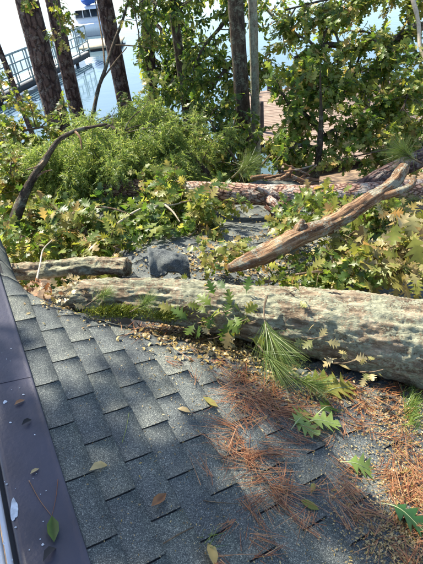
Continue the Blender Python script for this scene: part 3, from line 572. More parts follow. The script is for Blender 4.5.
tA, PA = standing('pine_tree', 'thickest dark pine trunk in front of the dock railing', 56, 112, 27, 0, 9.6, .205, 20, 'standpine', group=G)
crown_needles(tA, PA, 16, 26, 1.3)
tB, PB = standing('pine_tree', 'slimmer pine trunk just right of the thickest one', 77, 112, 53, 0, 10.5, .145, 18, 'standpine', group=G)
crown_needles(tB, PB, 14.5, 22, 1.3)
tC, PC = standing('pine_tree', 'pine trunk right of the dock railing end, crossed by a thin dead stem', 126, 112, 104, 0, 10.2, .15, 16, 'standpine', group=G)
crown_needles(tC, PC, 12, 22, 1.4)
tD, PD = standing('pine_tree', 'pine trunk half hidden by oak leaves left of the upper middle', 155, 112, 145, 0, 10.5, .11, 15, 'standpine', group=G)
crown_needles(tD, PD, 11, 18, 1.3)
tE, PE = standing('pine_tree', 'thin leaning pine stem at the left edge before the dock', 23, 112, -3, 45, 9.5, .055, 9, 'standpine', 14, group=G)
crown_needles(tE, PE, 6.5, 10, 1.0)
tF, PF = standing('oak_tree', 'dark straight trunk in the upper middle left of the pale one', 245, 140, 236, 0, 8.6, .125, 14, 'darkbark')
tG, PG = standing('oak_tree', 'slender tree with pale bark beside the dark straight trunk', 256, 150, 253, 0, 8.9, .075, 12, 'palebark')
tS = empty('oak_tree', (-6.6, 5.0, 1.1), 'tall oak left of the house shading the near shingles', 'tree')
PS = spline([(-6.6, 5.0, 1.0), (-6.5, 5.1, 5), (-6.2, 5.2, 9), (-5.8, 5.3, 12.5)], 60); V, F, U = tube(PS, [.26, .22, .18, .1], 20, lambda q, rr: rr*.12*(fbm(q*4, 3, 3)-.5)); obj('trunk', V, F, M['darkbark'], tS, U, True)
SHC = np.array([-5.6, 5.15, 12.2])
crown_leaves(tS, [[(-6.2, 5.2, 9.5), SHC+np.array([math.cos(a_)*r_*.6, math.sin(a_)*r_*.6, -.6]), SHC+np.array([math.cos(a_)*r_, math.sin(a_)*r_, z_])] for a_, r_, z_ in [(k*.7, 1.2+.5*(k % 2), .25*(k % 3)-.2) for k in range(11)]], 14, .8, 8500, .16, [('oak_green', 1.)])
# leaf crowns reaching into the frame
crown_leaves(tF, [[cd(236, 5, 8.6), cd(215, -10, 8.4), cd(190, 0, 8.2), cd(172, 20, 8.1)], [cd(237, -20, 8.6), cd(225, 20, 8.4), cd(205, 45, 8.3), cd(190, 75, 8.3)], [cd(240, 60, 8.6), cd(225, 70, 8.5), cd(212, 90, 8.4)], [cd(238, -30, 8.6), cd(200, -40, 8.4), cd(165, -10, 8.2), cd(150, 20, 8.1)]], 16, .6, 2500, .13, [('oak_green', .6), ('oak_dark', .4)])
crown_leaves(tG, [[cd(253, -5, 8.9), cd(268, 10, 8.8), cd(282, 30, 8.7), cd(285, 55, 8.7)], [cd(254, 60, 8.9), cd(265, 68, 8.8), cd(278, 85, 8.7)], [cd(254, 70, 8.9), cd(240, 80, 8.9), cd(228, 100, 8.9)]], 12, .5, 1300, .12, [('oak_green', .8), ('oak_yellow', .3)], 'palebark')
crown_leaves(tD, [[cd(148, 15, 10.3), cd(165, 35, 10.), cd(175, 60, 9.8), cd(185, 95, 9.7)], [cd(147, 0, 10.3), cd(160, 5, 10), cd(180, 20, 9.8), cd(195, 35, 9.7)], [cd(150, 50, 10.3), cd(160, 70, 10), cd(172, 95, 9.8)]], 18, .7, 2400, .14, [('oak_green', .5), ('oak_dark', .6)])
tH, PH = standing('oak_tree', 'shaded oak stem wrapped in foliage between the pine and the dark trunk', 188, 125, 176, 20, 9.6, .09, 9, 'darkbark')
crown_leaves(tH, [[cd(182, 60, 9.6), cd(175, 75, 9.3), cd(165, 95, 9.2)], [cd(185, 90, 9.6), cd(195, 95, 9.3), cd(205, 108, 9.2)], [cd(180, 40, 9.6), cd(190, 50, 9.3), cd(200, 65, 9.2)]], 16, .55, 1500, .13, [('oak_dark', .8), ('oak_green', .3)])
# sprigs hanging at the top left
leafy('oak_branch', 'hanging oak sprig across the top of the slimmer pine trunk', 'branch', [cd(50, -25, 7.6), cd(55, 0, 7.5), cd(60, 22, 7.5), cd(60, 40, 7.5)], .015, 14, .3, 130, .13, OAKL, [('oak_yellow', .6), ('oak_green', .4)])
leafy('oak_branch', 'small hanging oak sprig at the top of the thickest pine trunk', 'branch', [cd(15, -20, 7.6), cd(22, -5, 7.5), cd(27, 4, 7.5)], .012, 8, .2, 50, .13, OAKL, [('oak_yellow', .6), ('oak_green', .4)])
leafy('oak_branch', 'oak sprig across the lower end of the thin leaning pine stem', 'branch', [cd(-15, 70, 7.6), cd(-2, 85, 7.5), cd(8, 98, 7.4), cd(20, 105, 7.3)], .015, 12, .26, 120, .13, OAKL, [('oak_yellow', .6), ('oak_green', .4)])
leafy('oak_branch', 'leafy oak limb hanging at the top between the dead stem and the half hidden pine', 'branch', [cd(112, -30, 8.2), cd(125, -8, 8.1), cd(135, 15, 8.0), cd(142, 55, 8.0)], .02, 18, .4, 330, .13, OAKL, [('oak_green', .6), ('oak_yellow', .4)])
# the thin dead stem with lichen
ds = empty('dead_sapling', cd(88, 135, 8.0), 'thin crooked lichen-spotted dead stem leaning before the right pine', 'sapling')
for ps, r_ in (([cd(82, 150, 8.0), cd(92, 118, 8.0), cd(98, 90, 8.0), cd(105, 70, 8.0), cd(113, 45, 8.05), cd(122, 22, 8.1), cd(128, 0, 8.1), cd(131, -20, 8.1)], .038), ([cd(102, 80, 8.0), cd(115, 62, 8.0), cd(127, 47, 8.0)], .016), ([cd(105, 70, 8.0), cd(103, 45, 8.1), cd(99, 20, 8.2), cd(95, 0, 8.2)], .018), ([cd(115, 45, 8.05), cd(135, 46, 8.0), cd(150, 48, 7.9)], .014)):
    V, F, U = tube(spline(ps, 50), [r_, r_*.8, r_*.5], 10, lambda q, r: r*.5*(fbm(q*12, 2, 4)-.5)); obj('stem' if r_ > .03 else 'twig', V, F, M['darkbark'] if r_ > .03 else M['twig'], ds, U, True)
# small oak standing on the right, and the limb reaching in from the right
tR, PR = standing('oak_tree', 'young leafy oak standing behind the reddish pine log on the right', 316, 178, 322, 80, 7.0, .055, 3.75, 'darkbark', 18, tip=.12)
crown_leaves(tR, [[cd(320, 130, 7), cd(305, 115, 6.8), cd(290, 105, 6.7), cd(283, 95, 6.6)], [cd(321, 110, 7), cd(335, 95, 6.8), cd(345, 80, 6.7)], [cd(321, 100, 7), cd(312, 85, 6.8), cd(305, 72, 6.7)], [cd(319, 140, 7), cd(335, 130, 6.8), cd(352, 128, 6.7)], [cd(318, 150, 7), cd(300, 145, 6.8), cd(285, 150, 6.7)], [cd(321, 90, 7), cd(322, 75, 6.9), cd(325, 65, 6.9)]], 14, .42, 1500, .15, [('oak_green', .8), ('oak_yellow', .2)], T=OAKL)
lr = leafy('oak_branch', 'dark oak limb reaching in from the upper right edge', 'branch', [cd(470, 15, 7.6), cd(423, 26, 7.4), cd(395, 40, 7.3), cd(365, 48, 7.2), cd(325, 45, 7.2), cd(295, 58, 7.1)], .085, 36, .8, 1700, .15, OAKL, [('oak_green', .7), ('oak_yellow', .3)], 'darkbark', start=.15)
leafy('oak_branch', 'leafy oak branch hanging across the top right corner', 'branch', [cd(440, -40, 7.2), cd(405, -20, 7.1), cd(370, -10, 7.0), cd(325, 0, 7.0), cd(285, 10, 7.0)], .035, 30, .6, 1100, .14, OAKL, [('oak_green', .6), ('oak_yellow', .5)], 'darkbark')
leafy('oak_branch', 'leafy oak branch hanging down the right edge above the pine tufts', 'branch', [cd(450, 60, 6.6), cd(425, 75, 6.5), cd(408, 95, 6.4), cd(400, 125, 6.3)], .025, 28, .5, 700, .14, OAKL, [('oak_green', .8), ('oak_yellow', .2)], 'darkbark')
leafy('oak_branch', 'oak foliage below the dark limb at the right of the young oak', 'branch', [cd(430, 50, 7.4), cd(400, 60, 7.3), cd(375, 75, 7.2), cd(362, 95, 7.2)], .03, 24, .5, 450, .14, OAKL, [('oak_green', .7), ('oak_dark', .3)], 'darkbark')
P = spline([cd(425, 58, 6.2), cd(420, 45, 6.2), cd(418, 20, 6.2), cd(410, -10, 6.2)], 30); V, F, U = tube(P, [.03, .026, .03], 12, lambda q, r: r*.4*(fbm(q*12, 2, 4)-.5)); tag(obj('bare_branch', V, F, M['paletwig'], None, U, True, P[0]), 'bare pale branch hanging at the top right edge', 'branch')
# undergrowth along the bank
for k in range(26):
    x = rng.uniform(-5.5, 6.5); y = rng.uniform(7.2, 11.5); z = float(gheight(np.array(x), np.array(y)))
    if abs(x-1.9) < 1.2 and y > 9.5: continue
    h = rng.uniform(.8, 1.7)*(1 if x < 1.2 else .7); root = empty('shrub', (x, y, z), ['mid green', 'dark green', 'yellow-green'][k % 3]+' leafy shrub in the undergrowth between the fallen trees and the water', 'shrub', ['mid green', 'dark green', 'yellow-green'][k % 3]+' undergrowth shrubs on the bank')
    wood, pts, dirs = [], [], []
    for s in range(5):
        d = nrm(rdir(1)[0]*np.array([1, 1, .3])*.6+np.array([0, 0, 1.])); P = spline([np.array([x, y, z-.05]), np.array([x, y, z])+d*h*.5, np.array([x, y, z])+d*h+np.array([0, 0, .1])], 12); a, b_, c = grow(P, 9, .5, .012, .9, .2, .1); wood += a+[tube(P, [.02, .008], 6)]; pts.append(b_); dirs.append(c)
    V, F, U = join(wood); obj('stem', V, F, M['twig'], root, U, True); V, F = leaves_at(np.concatenate(pts), np.concatenate(dirs), 650, .13, OVAL); tag(obj('foliage', V, F, M[['oak_green', 'oak_dark', 'oak_yellow'][k % 3]], root), kind='stuff')

# ------------------------------------------------------------------ dock walkway, boat, pier
M['grey_metal'] = plain('grey_green_railing', (.24, .29, .28), .5)
M['deck_pale'] = plain('pale_deck_boards', (.55, .53, .5), .7)
M['beam'] = plain('dark_dock_beam', (.04, .042, .045), .8)
M['plank'] = plain('brown_weathered_plank', (.19, .135, .10), .85, 0, .3, 6, .3, 50)
M['piling'] = plain('dark_piling', (.06, .045, .035), .9, 0, .3, 10)
M['white'] = plain('white_gelcoat', (.78, .8, .82), .25, 0, .05)
M['glass'] = plain('dark_window', (.02, .03, .04), .1)
M['blue'] = plain('blue_canvas', (.03, .10, .38), .7)
DZ = .8
A = np.array([-9.0, 16.75, DZ]); B = np.array([-5.6, 28.65, DZ]); dv = nrm(B-A); sd = np.array([-dv[1], dv[0], 0.])
walk = empty('dock_walkway', (A+B)/2*np.array([1, 1, 0])+np.array([0, 0, -1]), 'long grey dock walkway with metal railing over the lake', 'dock')
Ls = np.linalg.norm(B-A)
V, F = bar(A+sd*.75, B+sd*.75, 1.3, .06); obj('deck', V, F, M['deck_pale'], walk)
V, F = bar(A+sd*.07-np.array([0, 0, .12]), B+sd*.07-np.array([0, 0, .12]), .08, .26); obj('edge_beam', V, F, M['beam'], walk)
for k in range(11):
    p = A+dv*Ls*k/10; V, F = bar(p-np.array([0, 0, .02]), p+np.array([0, 0, 1.35]), .07, .07, (0, 1, 0)); obj('railing_post', V, F, M['grey_metal'], walk)
    if k % 3 == 0: V, F = bar(p+sd*.3-np.array([0, 0, 1.6]), p+sd*.3, .16, .16, (0, 1, 0)); obj('piling', V, F, M['piling'], walk)
for h in (1.33, .95, .55, .16): V, F = bar(A+np.array([0, 0, h]), B+np.array([0, 0, h]), .06, .08 if h > 1 else .055); obj('rail', V, F, M['grey_metal'], walk)
for k in range(30):
    p = A+dv*Ls*(k+.5)/30; V, F = bar(p+np.array([0, 0, .55 if k % 2 else .16]), p+np.array([0, 0, .95 if k % 2 else 1.33]), .045, .045, (0, 1, 0)); obj('baluster', V, F, M['grey_metal'], walk)
fp = empty('floating_platform', cd(97, 46, 28)*np.array([1, 1, 0])+np.array([0, 0, WATERZ]), 'tan floating platform at the far end of the dock walkway', 'dock')
c = np.array(fp.location)+np.array([.2, 1.2, .2]); V, F = box(c, (2.6, 3.2, .12)); obj('deck', V, F, plain('tan_boards', (.42, .36, .25), .8), fp); V, F = box(c-np.array([0, 0, .17]), (2.3, 2.9, .25)); obj('float', V, F, M['beam'], fp)
bc = CAM+(cd(88, 30, 1.)-CAM)*((WATERZ+.4-CAMZ)/(cd(88, 30, 1.)-CAM)[2])
boat = empty('boat', (bc[0], bc[1], WATERZ), 'white cabin boat with dark windows moored behind the walkway', 'boat')
def hullring(z, hw, l0, l1): 
    return [(-hw, l0, z), (-hw, l1*.4, z), (-hw*.6, l1*.8, z), (0, l1, z), (hw*.6, l1*.8, z), (hw, l1*.4, z), (hw, l0, z)]
rings = [hullring(-.3, .7, 0, 4.6), hullring(.25, 1.15, -.05, 5.2), hullring(.75, 1.3, -.1, 5.6), hullring(.8, 1.2, 0, 5.45)]
V = np.array(sum(rings, [])); F = []
for r_ in range(3):
    for k in range(7): k2 = (k+1) % 7; F.append([r_*7+k, r_*7+k2, r_*7+7+k2, r_*7+7+k])
obj('hull', V+np.array(boat.location), [np.array(F), np.array([[21+k for k in range(7)]])], M['white'], boat)
bl = np.array(boat.location)
def cab(y0, y1, z0, z1, h0, h1, name, mt, tz=0.):
    V = np.array([[-h0, y0, z0], [h0, y0, z0], [h0, y1, z0], [-h0, y1, z0], [-h1, y0+.1, z1], [h1, y0+.1, z1], [h1, y1-.5, z1], [-h1, y1-.5, z1]]); obj(name, V+bl, np.array([[0, 1, 5, 4], [1, 2, 6, 5], [2, 3, 7, 6], [3, 0, 4, 7], [4, 5, 6, 7]]), M[mt], boat)
cab(.8, 3.6, .78, 1.15, 1.0, .96, 'cabin', 'white'); cab(.82, 3.5, 1.15, 1.65, .97, .82, 'windshield', 'glass'); cab(.6, 3.4, 1.65, 1.8, .95, .85, 'cabin_roof', 'white')
for x in (-.85, -.28, .28, .85): V, F = bar(bl+np.array([x*1.08, .83, 1.12]), bl+np.array([x*.95, .9, 1.68]), .06, .04, (0, 1, 0)); obj('window_post', V, F, M['white'], boat)
V, F = blob(bl+np.array([.25, 1.4, 2.2]), (.62, .9, .3), 10, 3, .5); obj('canvas_cover', V, F, M['blue'], boat, smooth=True)
# brown pier on the right
pz = .95; pier = empty('wooden_pier', (3.8, 14, -.6), 'brown plank pier behind the trees on the right', 'pier')
for k in range(46):
    y = 9.6+k*.143; x0 = 1.8+.02*rng.normal(); V, F = box((x0+2.6, y, pz+.004*rng.normal()), (5.2, .132, .04)); obj('plank', V, F, M['plank'], pier)
for x in (1.9, 4.0, 6.3): V, F = bar((x, 9.5, pz-.11), (x, 16.1, pz-.11), .08, .18); obj('joist', V, F, M['beam'], pier)
for x, y, h in ((1.8, 12.1, .8), (1.82, 15.9, .9), (4.4, 16., .5), (5.05, 13., 1.0), (2.7, 16.05, 1.0)):
    V, F, U = tube(np.array([[x, y, -1.6], [x, y, pz], [x, y, pz+h]]), [.09, .085, .08], 10); obj('piling', V, F, M['piling'], pier, U, True)
V, F = bar((1.85, 16.0, pz+.35), (6.4, 16., pz+.35), .05, .1); obj('rail', V, F, M['plank'], pier)

# ------------------------------------------------------------------ litter on the roof and along the trunk
def roof_needles(cx, cy, rx, ry, n, ln, mm, ang=None, asp=.5, w=.016, wid=.0034):
    nb = max(3, n//9); kb = rng.integers(0, nb, n); cb = rng.normal(size=(nb, 2))*np.array([rx, ry])   # needles lie in loose bundles
    a = cb[kb]+rng.normal(size=(n, 2))*np.minimum([rx, ry], 4.); u, v = onroofs(cx+a[:, 0], cy+a[:, 1])
    tb_ = rng.random(nb)*np.pi*2 if ang is None else ang+rng.normal(size=nb)*asp+np.pi*(rng.random(nb) < .5)
    th = tb_[kb]+rng.normal(size=n)*.28
    P = roofp(u, v, w*np.abs(rng.normal(size=n))+.006); D = D1*np.cos(th)[:, None]+D2*np.sin(th)[:, None]+DN*rng.normal(size=(n, 1))*.1
    return scatter([NEEDLE[0]], np.array(P), np.array(D), rdir(n)*.3+DN, ln*rng.uniform(.5, 1.2, n), wid)
def straw(label, spec):
    V, F, _ = join([roof_needles(*s) for s in spec]); return tag(obj('pine_straw', V, F, M['straw'], None, origin=V[0]), label, 'pine needles', kind='stuff')
straw('rust-brown pine straw drift below the green pine tuft', [(248, 400, 13, 12, 150, .2, 0, 2.5, .5), (275, 402, 26, 12, 170, .19, 0), (255, 440, 12, 16, 80, .2, 0, 2.7, .5), (263, 478, 11, 14, 75, .22, 0, 2.6, .35), (285, 460, 10, 20, 55, .22, 0, 2.1, .25), (240, 380, 12, 8, 60, .17, 0), (245, 460, 12, 10, 40, .16, 0)])
straw('pine straw clump against the trunk beside the moss', [(165, 327, 16, 3, 150, .13, 0, .9, .35, .02), (190, 335, 12, 4, 60, .12, 0)])
straw('thin pine straw bundle below the lone green oak leaf', [(359, 503, 2.5, 12, 60, .15, 0, 2.75, .12), (352, 480, 5, 8, 20, .12, 0)])
straw('pine straw drift at the lower right edge of the roof', [(413, 490, 10, 14, 260, .14, 0), (400, 420, 16, 24, 220, .14, 0, 2.0, .5), (405, 540, 16, 18, 160, .12, 0), (370, 405, 20, 10, 150, .13, 0), (340, 395, 24, 8, 170, .13, 0)])
straw('loose pine needles scattered over the middle of the roof', [(290, 490, 50, 40, 130, .13, 0), (190, 500, 50, 40, 18, .12, 0), (210, 370, 20, 14, 60, .11, 0), (330, 460, 50, 40, 110, .13, 0)])
# crumbs of dry leaf
def crumbs(label, spec, mm='litter'):
    P, D, N_, S_ = [], [], [], []
    for cx, cy, rx, ry, n, s in spec:
        a = rng.normal(size=(n, 2))*np.array([rx, ry])
        u, v = onroofs(cx+a[:, 0], cy+a[:, 1]); ok = (v > .31) & (u < 4.9) & ~hole(u, v); u, v = u[ok], v[ok]; n = len(u); th = rng.random(n)*6.28
        P.append(roofp(u, v, .009+np.abs(rng.normal(size=n))*.25*s)); D.append(D1*np.cos(th)[:, None]+D2*np.sin(th)[:, None]+DN*rng.normal(size=(n, 1))*.25); N_.append(DN+rng.normal(size=(n, 3))*.35); S_.append(s*rng.uniform(.4, 1.3, n))
    P, D, N_, S_ = [np.concatenate(q_) for q_ in (P, D, N_, S_)]
    V, F = scatter(OVAL, np.array(P), np.array(D), np.array(N_), np.array(S_)); tag(obj('leaf_litter', V, F, M[mm], None, origin=V[0]), label, 'leaf litter', kind='stuff')
crumbs('pale crumbs of dry leaf strewn over the lower right of the roof', [(330, 490, 70, 50, 600, .011), (385, 490, 35, 45, 600, .013), (395, 520, 25, 30, 500, .014), (250, 430, 50, 40, 350, .012), (180, 360, 40, 30, 260, .014), (230, 520, 80, 40, 220, .009), (120, 430, 60, 60, 120, .008), (400, 550, 25, 20, 700, .016), (415, 480, 14, 45, 700, .02), (390, 440, 25, 25, 500, .016)])
crumbs('dry leaves and bark bits heaped along the front of the big trunk', [(215, 342, 26, 9, 620, .04), (245, 352, 20, 8, 420, .035), (185, 332, 24, 6, 420, .04), (270, 365, 22, 14, 420, .03), (330, 395, 40, 12, 350, .026), (150, 318, 40, 6, 320, .025), (70, 304, 20, 3, 150, .03), (400, 415, 20, 10, 220, .022), (200, 330, 30, 5, 250, .04)])
crumbs('leaf bits and bark scraps on the roof behind the big trunk', [(230, 255, 50, 14, 500, .04), (290, 250, 50, 20, 500, .045), (210, 268, 40, 5, 350, .035), (340, 265, 60, 18, 500, .05)])
# moss and green sprigs along the trunk's front
def clump(name, label, cat, x, y, dx, dy, n, ln, wid, mm, up=.8, w=.02, dep=None):
    a, b_ = x+rng.normal(size=n)*dx, y+rng.normal(size=n)*dy; D = DN*up+D2*.3-np.array([0, .3, 0])+rng.normal(size=(n, 3))*.55
    if dep: P = np.array([cd(p, q_, dep+rng.normal()*.015) for p, q_ in zip(a, b_)])
    else: P = roofp(*onroofs(a, b_), w*rng.random(n))
    V, F = scatter(NEEDLE, P, np.array(D), rdir(n), ln*rng.uniform(.5, 1.2, n), wid); o = obj(name, V, F, M[mm], None, origin=P.mean(0)); return tag(o, label, cat, kind='stuff')
clump('moss', 'bright yellow-green moss along the foot of the big trunk', 'moss', 117, 312, 13, 2.6, 2600, .03, .006, 'moss', dep=2.96)
clump('moss', 'smaller moss patch right of the bright moss along the trunk', 'moss', 166, 316, 9, 2.4, 900, .03, .006, 'moss', dep=2.93)
tuft('pine_branch', 'small green needle sprig against the trunk above the bright moss', [cd(86, 306, 2.96), cd(96, 299, 2.95), cd(106, 293, 2.95)], .004, 260, .09, .0022, .5)
tuft('pine_branch', 'fan of green needles on the moss right of the small needle sprig', [cd(130, 312, 2.92), cd(139, 307, 2.9), cd(148, 301, 2.9)], .004, 280, .10, .0022, .5)
tuft('pine_branch', 'large drooping green pine tuft on the roof before the big trunk', [cd(267, 296, 2.82), cd(264, 310, 2.76), cd(266, 325, 2.72), cd(272, 338, 2.70)], .007, 430, .30, .0026, .34, fwd=1., start=.55)
tuft('pine_branch', 'lower fan of pine needles spreading right under the large drooping tuft', [cd(258, 345, 2.72), cd(264, 352, 2.68), cd(272, 360, 2.65)], .006, 260, .26, .0026, .4, start=.3, fwd=1.)
tuft('pine_branch', 'flat yellowish needle spray reaching toward the green oak leaves', [cd(285, 375, 2.6), cd(300, 380, 2.57), cd(315, 385, 2.55)], .005, 260, .15, .003, .45, start=.1, fwd=1.)
# leaf sprigs in front of the trunk
def sprig(label, x, y, n, size, mm, D, spread=14, T=OAK):
    c = cd(x, y, D); root = empty('oak_sprig', c, label, 'leaf sprig'); q = spline([c+np.array([-.05, .05, -.05]), c, c+np.array([.05, -.03, .05])], 8); V, F, U = tube(q, [.005, .003], 6); obj('twig', V, F, M['twig'], root, U, True)
    ms = [meshd('leaf', tv, tf) for tv, tf in T]
    for me in ms: me.materials.append(M[mm])
    for k in range(n):
        p = cd(x+rng.normal()*spread*.5, y+rng.normal()*spread*.4, D+rng.normal()*.04); d = nrm(nrm(p-c)*.6+rng.normal(size=3)*.6); nr = nrm(np.array([0, -.6, 1])+rng.normal(size=3)*.5); xx = nrm(np.cross(d, nr)); z = np.cross(xx, d); s = size*rng.uniform(.7, 1.2)
        o = bpy.data.objects.new('leaf', random.choice(ms)); col.objects.link(o); o.parent = root; p = p-c
        o.matrix_local = Matrix([[xx[0]*s, d[0]*s, z[0]*s, p[0]], [xx[1]*s, d[1]*s, z[1]*s, p[1]], [xx[2]*s, d[2]*s, z[2]*s, p[2]], [0, 0, 0, 1]])
sprig('cluster of green oak leaves before the middle of the big trunk', 225, 312, 12, .13, 'oak_green', 2.86, 22)
sprig('lower fan of yellow-green oak leaves under the green cluster', 240, 322, 10, .12, 'oak_yellow', 2.84, 20)
sprig('dull green oak leaves in the shadow left of the large pine tuft', 205, 322, 9, .12, 'oak_dark', 2.87, 18)
sprig('single-tinted yellow oak leaves at the trunk foot left of the green cluster', 182, 308, 6, .11, 'oak_yellow', 2.93, 16)
sprig('pale oak leaves stuck on the trunk above the large pine tuft', 288, 293, 7, .10, 'oak_yellow', 2.93, 22)
sprig('curled pale leaves hanging in the shadow under the trunk', 345, 363, 7, .085, 'oak_dry', 2.68, 16)
sprig('withered leaves hanging under the trunk farther right', 372, 372, 5, .075, 'oak_dry', 2.66, 10)
sprig('yellowing leaf bits on the trunk above the shadowed leaves', 318, 338, 6, .08, 'oak_dry', 2.72, 16)
sprig('yellow leaves heaped at the trunk foot left of the pine straw drift', 215, 338, 9, .075, 'oak_dry', 2.88, 20)
sprig('heap of tan dead leaves over the left end of the big trunk', 62, 297, 26, .075, 'litter', 3.0, 26, OAKL)
sprig('brown dead leaves caught at the crushed left roof edge', 42, 288, 14, .07, 'brownleaf', 3.12, 16, OAKL)
sprig('pale leaves lying on the trunk top behind the green cluster', 205, 285, 7, .09, 'oak_yellow', 3.06, 26)
# single leaves lying on the shingles
def lone(label, x, y, px, ang, mm, T=0, curl=0, name='oak_leaf', cat='leaf', L=OAK, w=.012):
    "a leaf on the roof: photo pixel of its centre, pixel length, direction on the roof"
    u, v = onroof(x, y); p = roofp(u, v, w); s = px*project(p)[2]/FPX*1.4; d = D1*math.cos(ang)+D2*math.sin(ang); nr = nrm(DN+rng.normal(size=3)*.12); d = nrm(d-nr*(d@nr)); xx = np.cross(d, nr); tv, tf = L[T]
    tv = tv.copy(); tv[:, 2] = tv[:, 2]*(.9+curl)+(.05*np.sin(tv[:, 0]*7+tv[:, 1]*5) if L is OAK else 0); me = meshd(name, tv-np.array([0, .5, 0]), tf); me.materials.append(M[mm]); o = bpy.data.objects.new(name, me); col.objects.link(o)
    zmin = (tv[:, 2].min())*s; p = p+nr*(max(0, -zmin)*.7)
    o.matrix_world = Matrix([[xx[0]*s, d[0]*s, nr[0]*s, p[0]], [xx[1]*s, d[1]*s, nr[1]*s, p[1]], [xx[2]*s, d[2]*s, nr[2]*s, p[2]], [0, 0, 0, 1]])
    if L is OAK:
        n_ = len(tv)//3; mv = tv[:n_]-np.array([0, .5, 0]); wd = np.linspace(.012, .003, n_)[:, None]*np.array([1., 0, 0]); q_ = np.arange(n_-1)
        mr = meshd('midrib', np.vstack([mv-wd+[0, 0, .003], mv+[0, 0, .014], mv+wd+[0, 0, .003]]), np.concatenate([np.stack([q_, q_+n_, q_+n_+1, q_+1], -1), np.stack([q_+n_, q_+2*n_, q_+2*n_+1, q_+n_+1], -1)])); mr.materials.append(M['midrib'])
        ro_ = bpy.data.objects.new('midrib', mr); col.objects.link(ro_); ro_.parent = o
    return tag(o, label, cat)
M['midrib'] = plain('pale_leaf_rib', (.30, .34, .16), .5)
M['leaf_fresh'] = leafmat('fresh_oak_leaf', [(.14, .21, .045), (.22, .30, .08)], .3)
M['leaf_deep'] = leafmat('deep_green_oak_leaf', [(.025, .085, .02), (.04, .11, .025)], .25)
lone('fresh green oak leaf, leftmost of the group below the needles', 299, 422, 26, 1.2, 'leaf_fresh')
lone('fresh green oak leaf pointing down, middle of the group of three', 303, 430, 24, 2.6, 'leaf_fresh', 1, w=.02)
lone('fresh green oak leaf pointing right, in the group of three', 321, 427, 28, 2.0, 'leaf_fresh', 0, w=.022)
lone('darker green oak leaf behind the group of fresh ones', 325, 413, 26, 1.4, 'oak_green', 2)
lone('lone light green oak leaf lying right of the roof middle', 357, 469, 28, 2.2, 'leaf_fresh')
lone('dark green oak leaf near the lower right corner', 404, 521, 36, 2.75, 'leaf_deep', 0)
lone('pale green oak leaf lying on the straw by the trunk', 335, 393, 34, 1.6, 'oak_yellow', 0)
lone('yellow-green oak leaf beside the lowest needle spray', 315, 384, 30, 1.9, 'oak_yellow', 1)
lone('curled brown leaf on the shingles near the bottom', 158, 503, 16, 1.2, 'brownleaf', 1, 1.5, 'dead_leaf', 'leaf', OVAL)
lone('small tan leaf at the bottom edge of the roof', 211, 556, 17, .2, 'litter', 0, .5, 'dead_leaf', 'leaf', OVAL)
lone('small yellow leaf below the group of fresh green ones', 312, 489, 9, 1., 'oak_yellow', 0, 0, 'small_leaf', 'leaf', OVAL)
lone('narrow yellow-green leaf left of the thin straw bundle', 309, 507, 14, 2.6, 'oak_yellow', 1, 0, 'small_leaf', 'leaf', OVAL)
lone('tiny yellow leaf on the shingles left of the straw drift', 184, 412, 10, 2.3, 'litter', 0, 0, 'small_leaf', 'leaf', OVAL)
lone('tiny green leaf at the upper left of the straw drift', 210, 404, 13, 2.6, 'oak_yellow', 1, 0, 'small_leaf', 'leaf', OVAL)
lone('pale seed leaf on the shingles right of the metal flashing', 99, 469, 15, 1.45, 'litter', 2, 0, 'dead_leaf', 'leaf', OVAL)
lone('orange leaf scrap on the metal flashing', 20, 405, 8, 1.2, 'brownleaf', 0, 0, 'dead_leaf', 'leaf', OVAL, .02)
lone('yellow leaf scrap low on the metal flashing', 35, 474, 7, 1.2, 'litter', 0, 0, 'dead_leaf', 'leaf', OVAL, .02)
lone('folded dark leaf on the metal flashing near the bottom', 53, 533, 20, .15, 'oak_dark', 1, 1, 'dead_leaf', 'leaf', OVAL, .02)
lone('dark scrap on the metal flashing below the orange one', 27, 425, 8, 1.2, 'felt', 0, 1, 'bark_scrap', 'debris', OVAL, .02)
lone('dark scrap at the lower end of the metal flashing', 50, 557, 13, 1.0, 'felt', 2, 1, 'bark_scrap', 'debris', OVAL, .02)
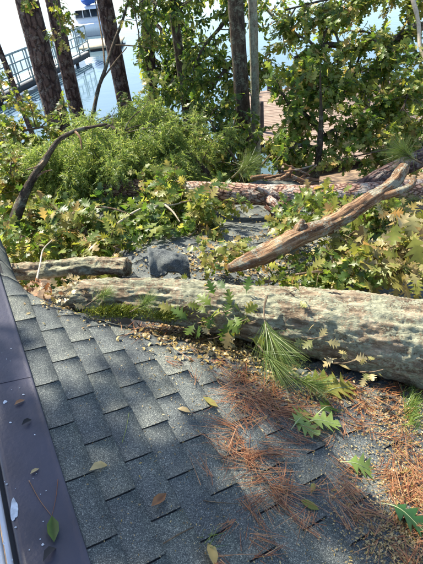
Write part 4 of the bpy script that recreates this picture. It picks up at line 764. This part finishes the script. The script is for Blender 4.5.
def stick(label, pts_, r_, mm='twig', w=.01):
    P = spline([roofp(*onroof(x, y), w) for x, y in pts_], 14); V, F, U = tube(P, [r_, r_*.8, r_*.5], 7, lambda q, r: r*.4*(fbm(q*60, 2, 2)-.5)); tag(obj('twig', V, F, M[mm], None, U, True, P[0]), label, 'twig')
stick('short brown twig on the shingles near the bottom middle', [(163, 545), (178, 536), (194, 528)], .0035)
stick('thin twig lying level below the straw drift', [(203, 502), (220, 504), (238, 505)], .0025)
stick('curved thin stem on the upper left shingles of the roof', [(122, 444), (126, 430), (129, 414)], .0018, 'grass')
stick('forked brown needle pair on the metal flashing, left prong', [(29, 483), (40, 503), (52, 519)], .0016, 'straw', .018)
stick('forked brown needle pair on the metal flashing, right prong', [(58, 482), (56, 500), (52, 519)], .0016, 'straw', .018)
stick('reddish broken stick at the foot of the big trunk', [(213, 334), (228, 336), (244, 335)], .012, 'deadwood', .05)
stick('thin branch leaning on the trunk left of the reddish stick', [(178, 312), (200, 324), (222, 338)], .007, 'paletwig', .06)
stick('thin dark stem rising beside the large pine tuft', [(262, 318), (265, 305), (270, 292)], .007, 'twig', .08)
clump('grass_tuft', 'few green grass blades growing through the shingles at the bottom', 'grass', 207, 543, 2.5, 6, 14, .09, .003, 'grass')
clump('fern_stalk', 'pale green needle stalk at the right edge below the trunk', 'fern', 410, 408, 4, 12, 420, .07, .004, 'grass')

# last leafy branches on the right, in front of the pier
leafy('oak_branch', 'oak foliage hanging before the pier between the young oak and the right edge', 'branch', [cd(440, 80, 6.9), cd(410, 90, 6.8), cd(380, 105, 6.7), cd(352, 130, 6.6)], .025, 30, .45, 850, .14, OAKL, [('oak_green', .7), ('oak_yellow', .3)], 'darkbark')
leafy('oak_branch', 'low oak foliage behind the leaning dark trunk at the right', 'branch', [cd(440, 140, 6.4), cd(410, 145, 6.4), cd(375, 152, 6.4), cd(340, 160, 6.4)], .02, 28, .36, 650, .13, OAKL, [('oak_green', .6), ('oak_yellow', .4)])
leafy('oak_branch', 'yellow-green oak foliage left of the young oak before the pier', 'branch', [cd(262, 165, 7.2), cd(275, 150, 7.1), cd(290, 138, 7.0), cd(300, 125, 7.0)], .02, 22, .36, 420, .13, OAKL, [('oak_yellow', .6), ('oak_green', .4)])
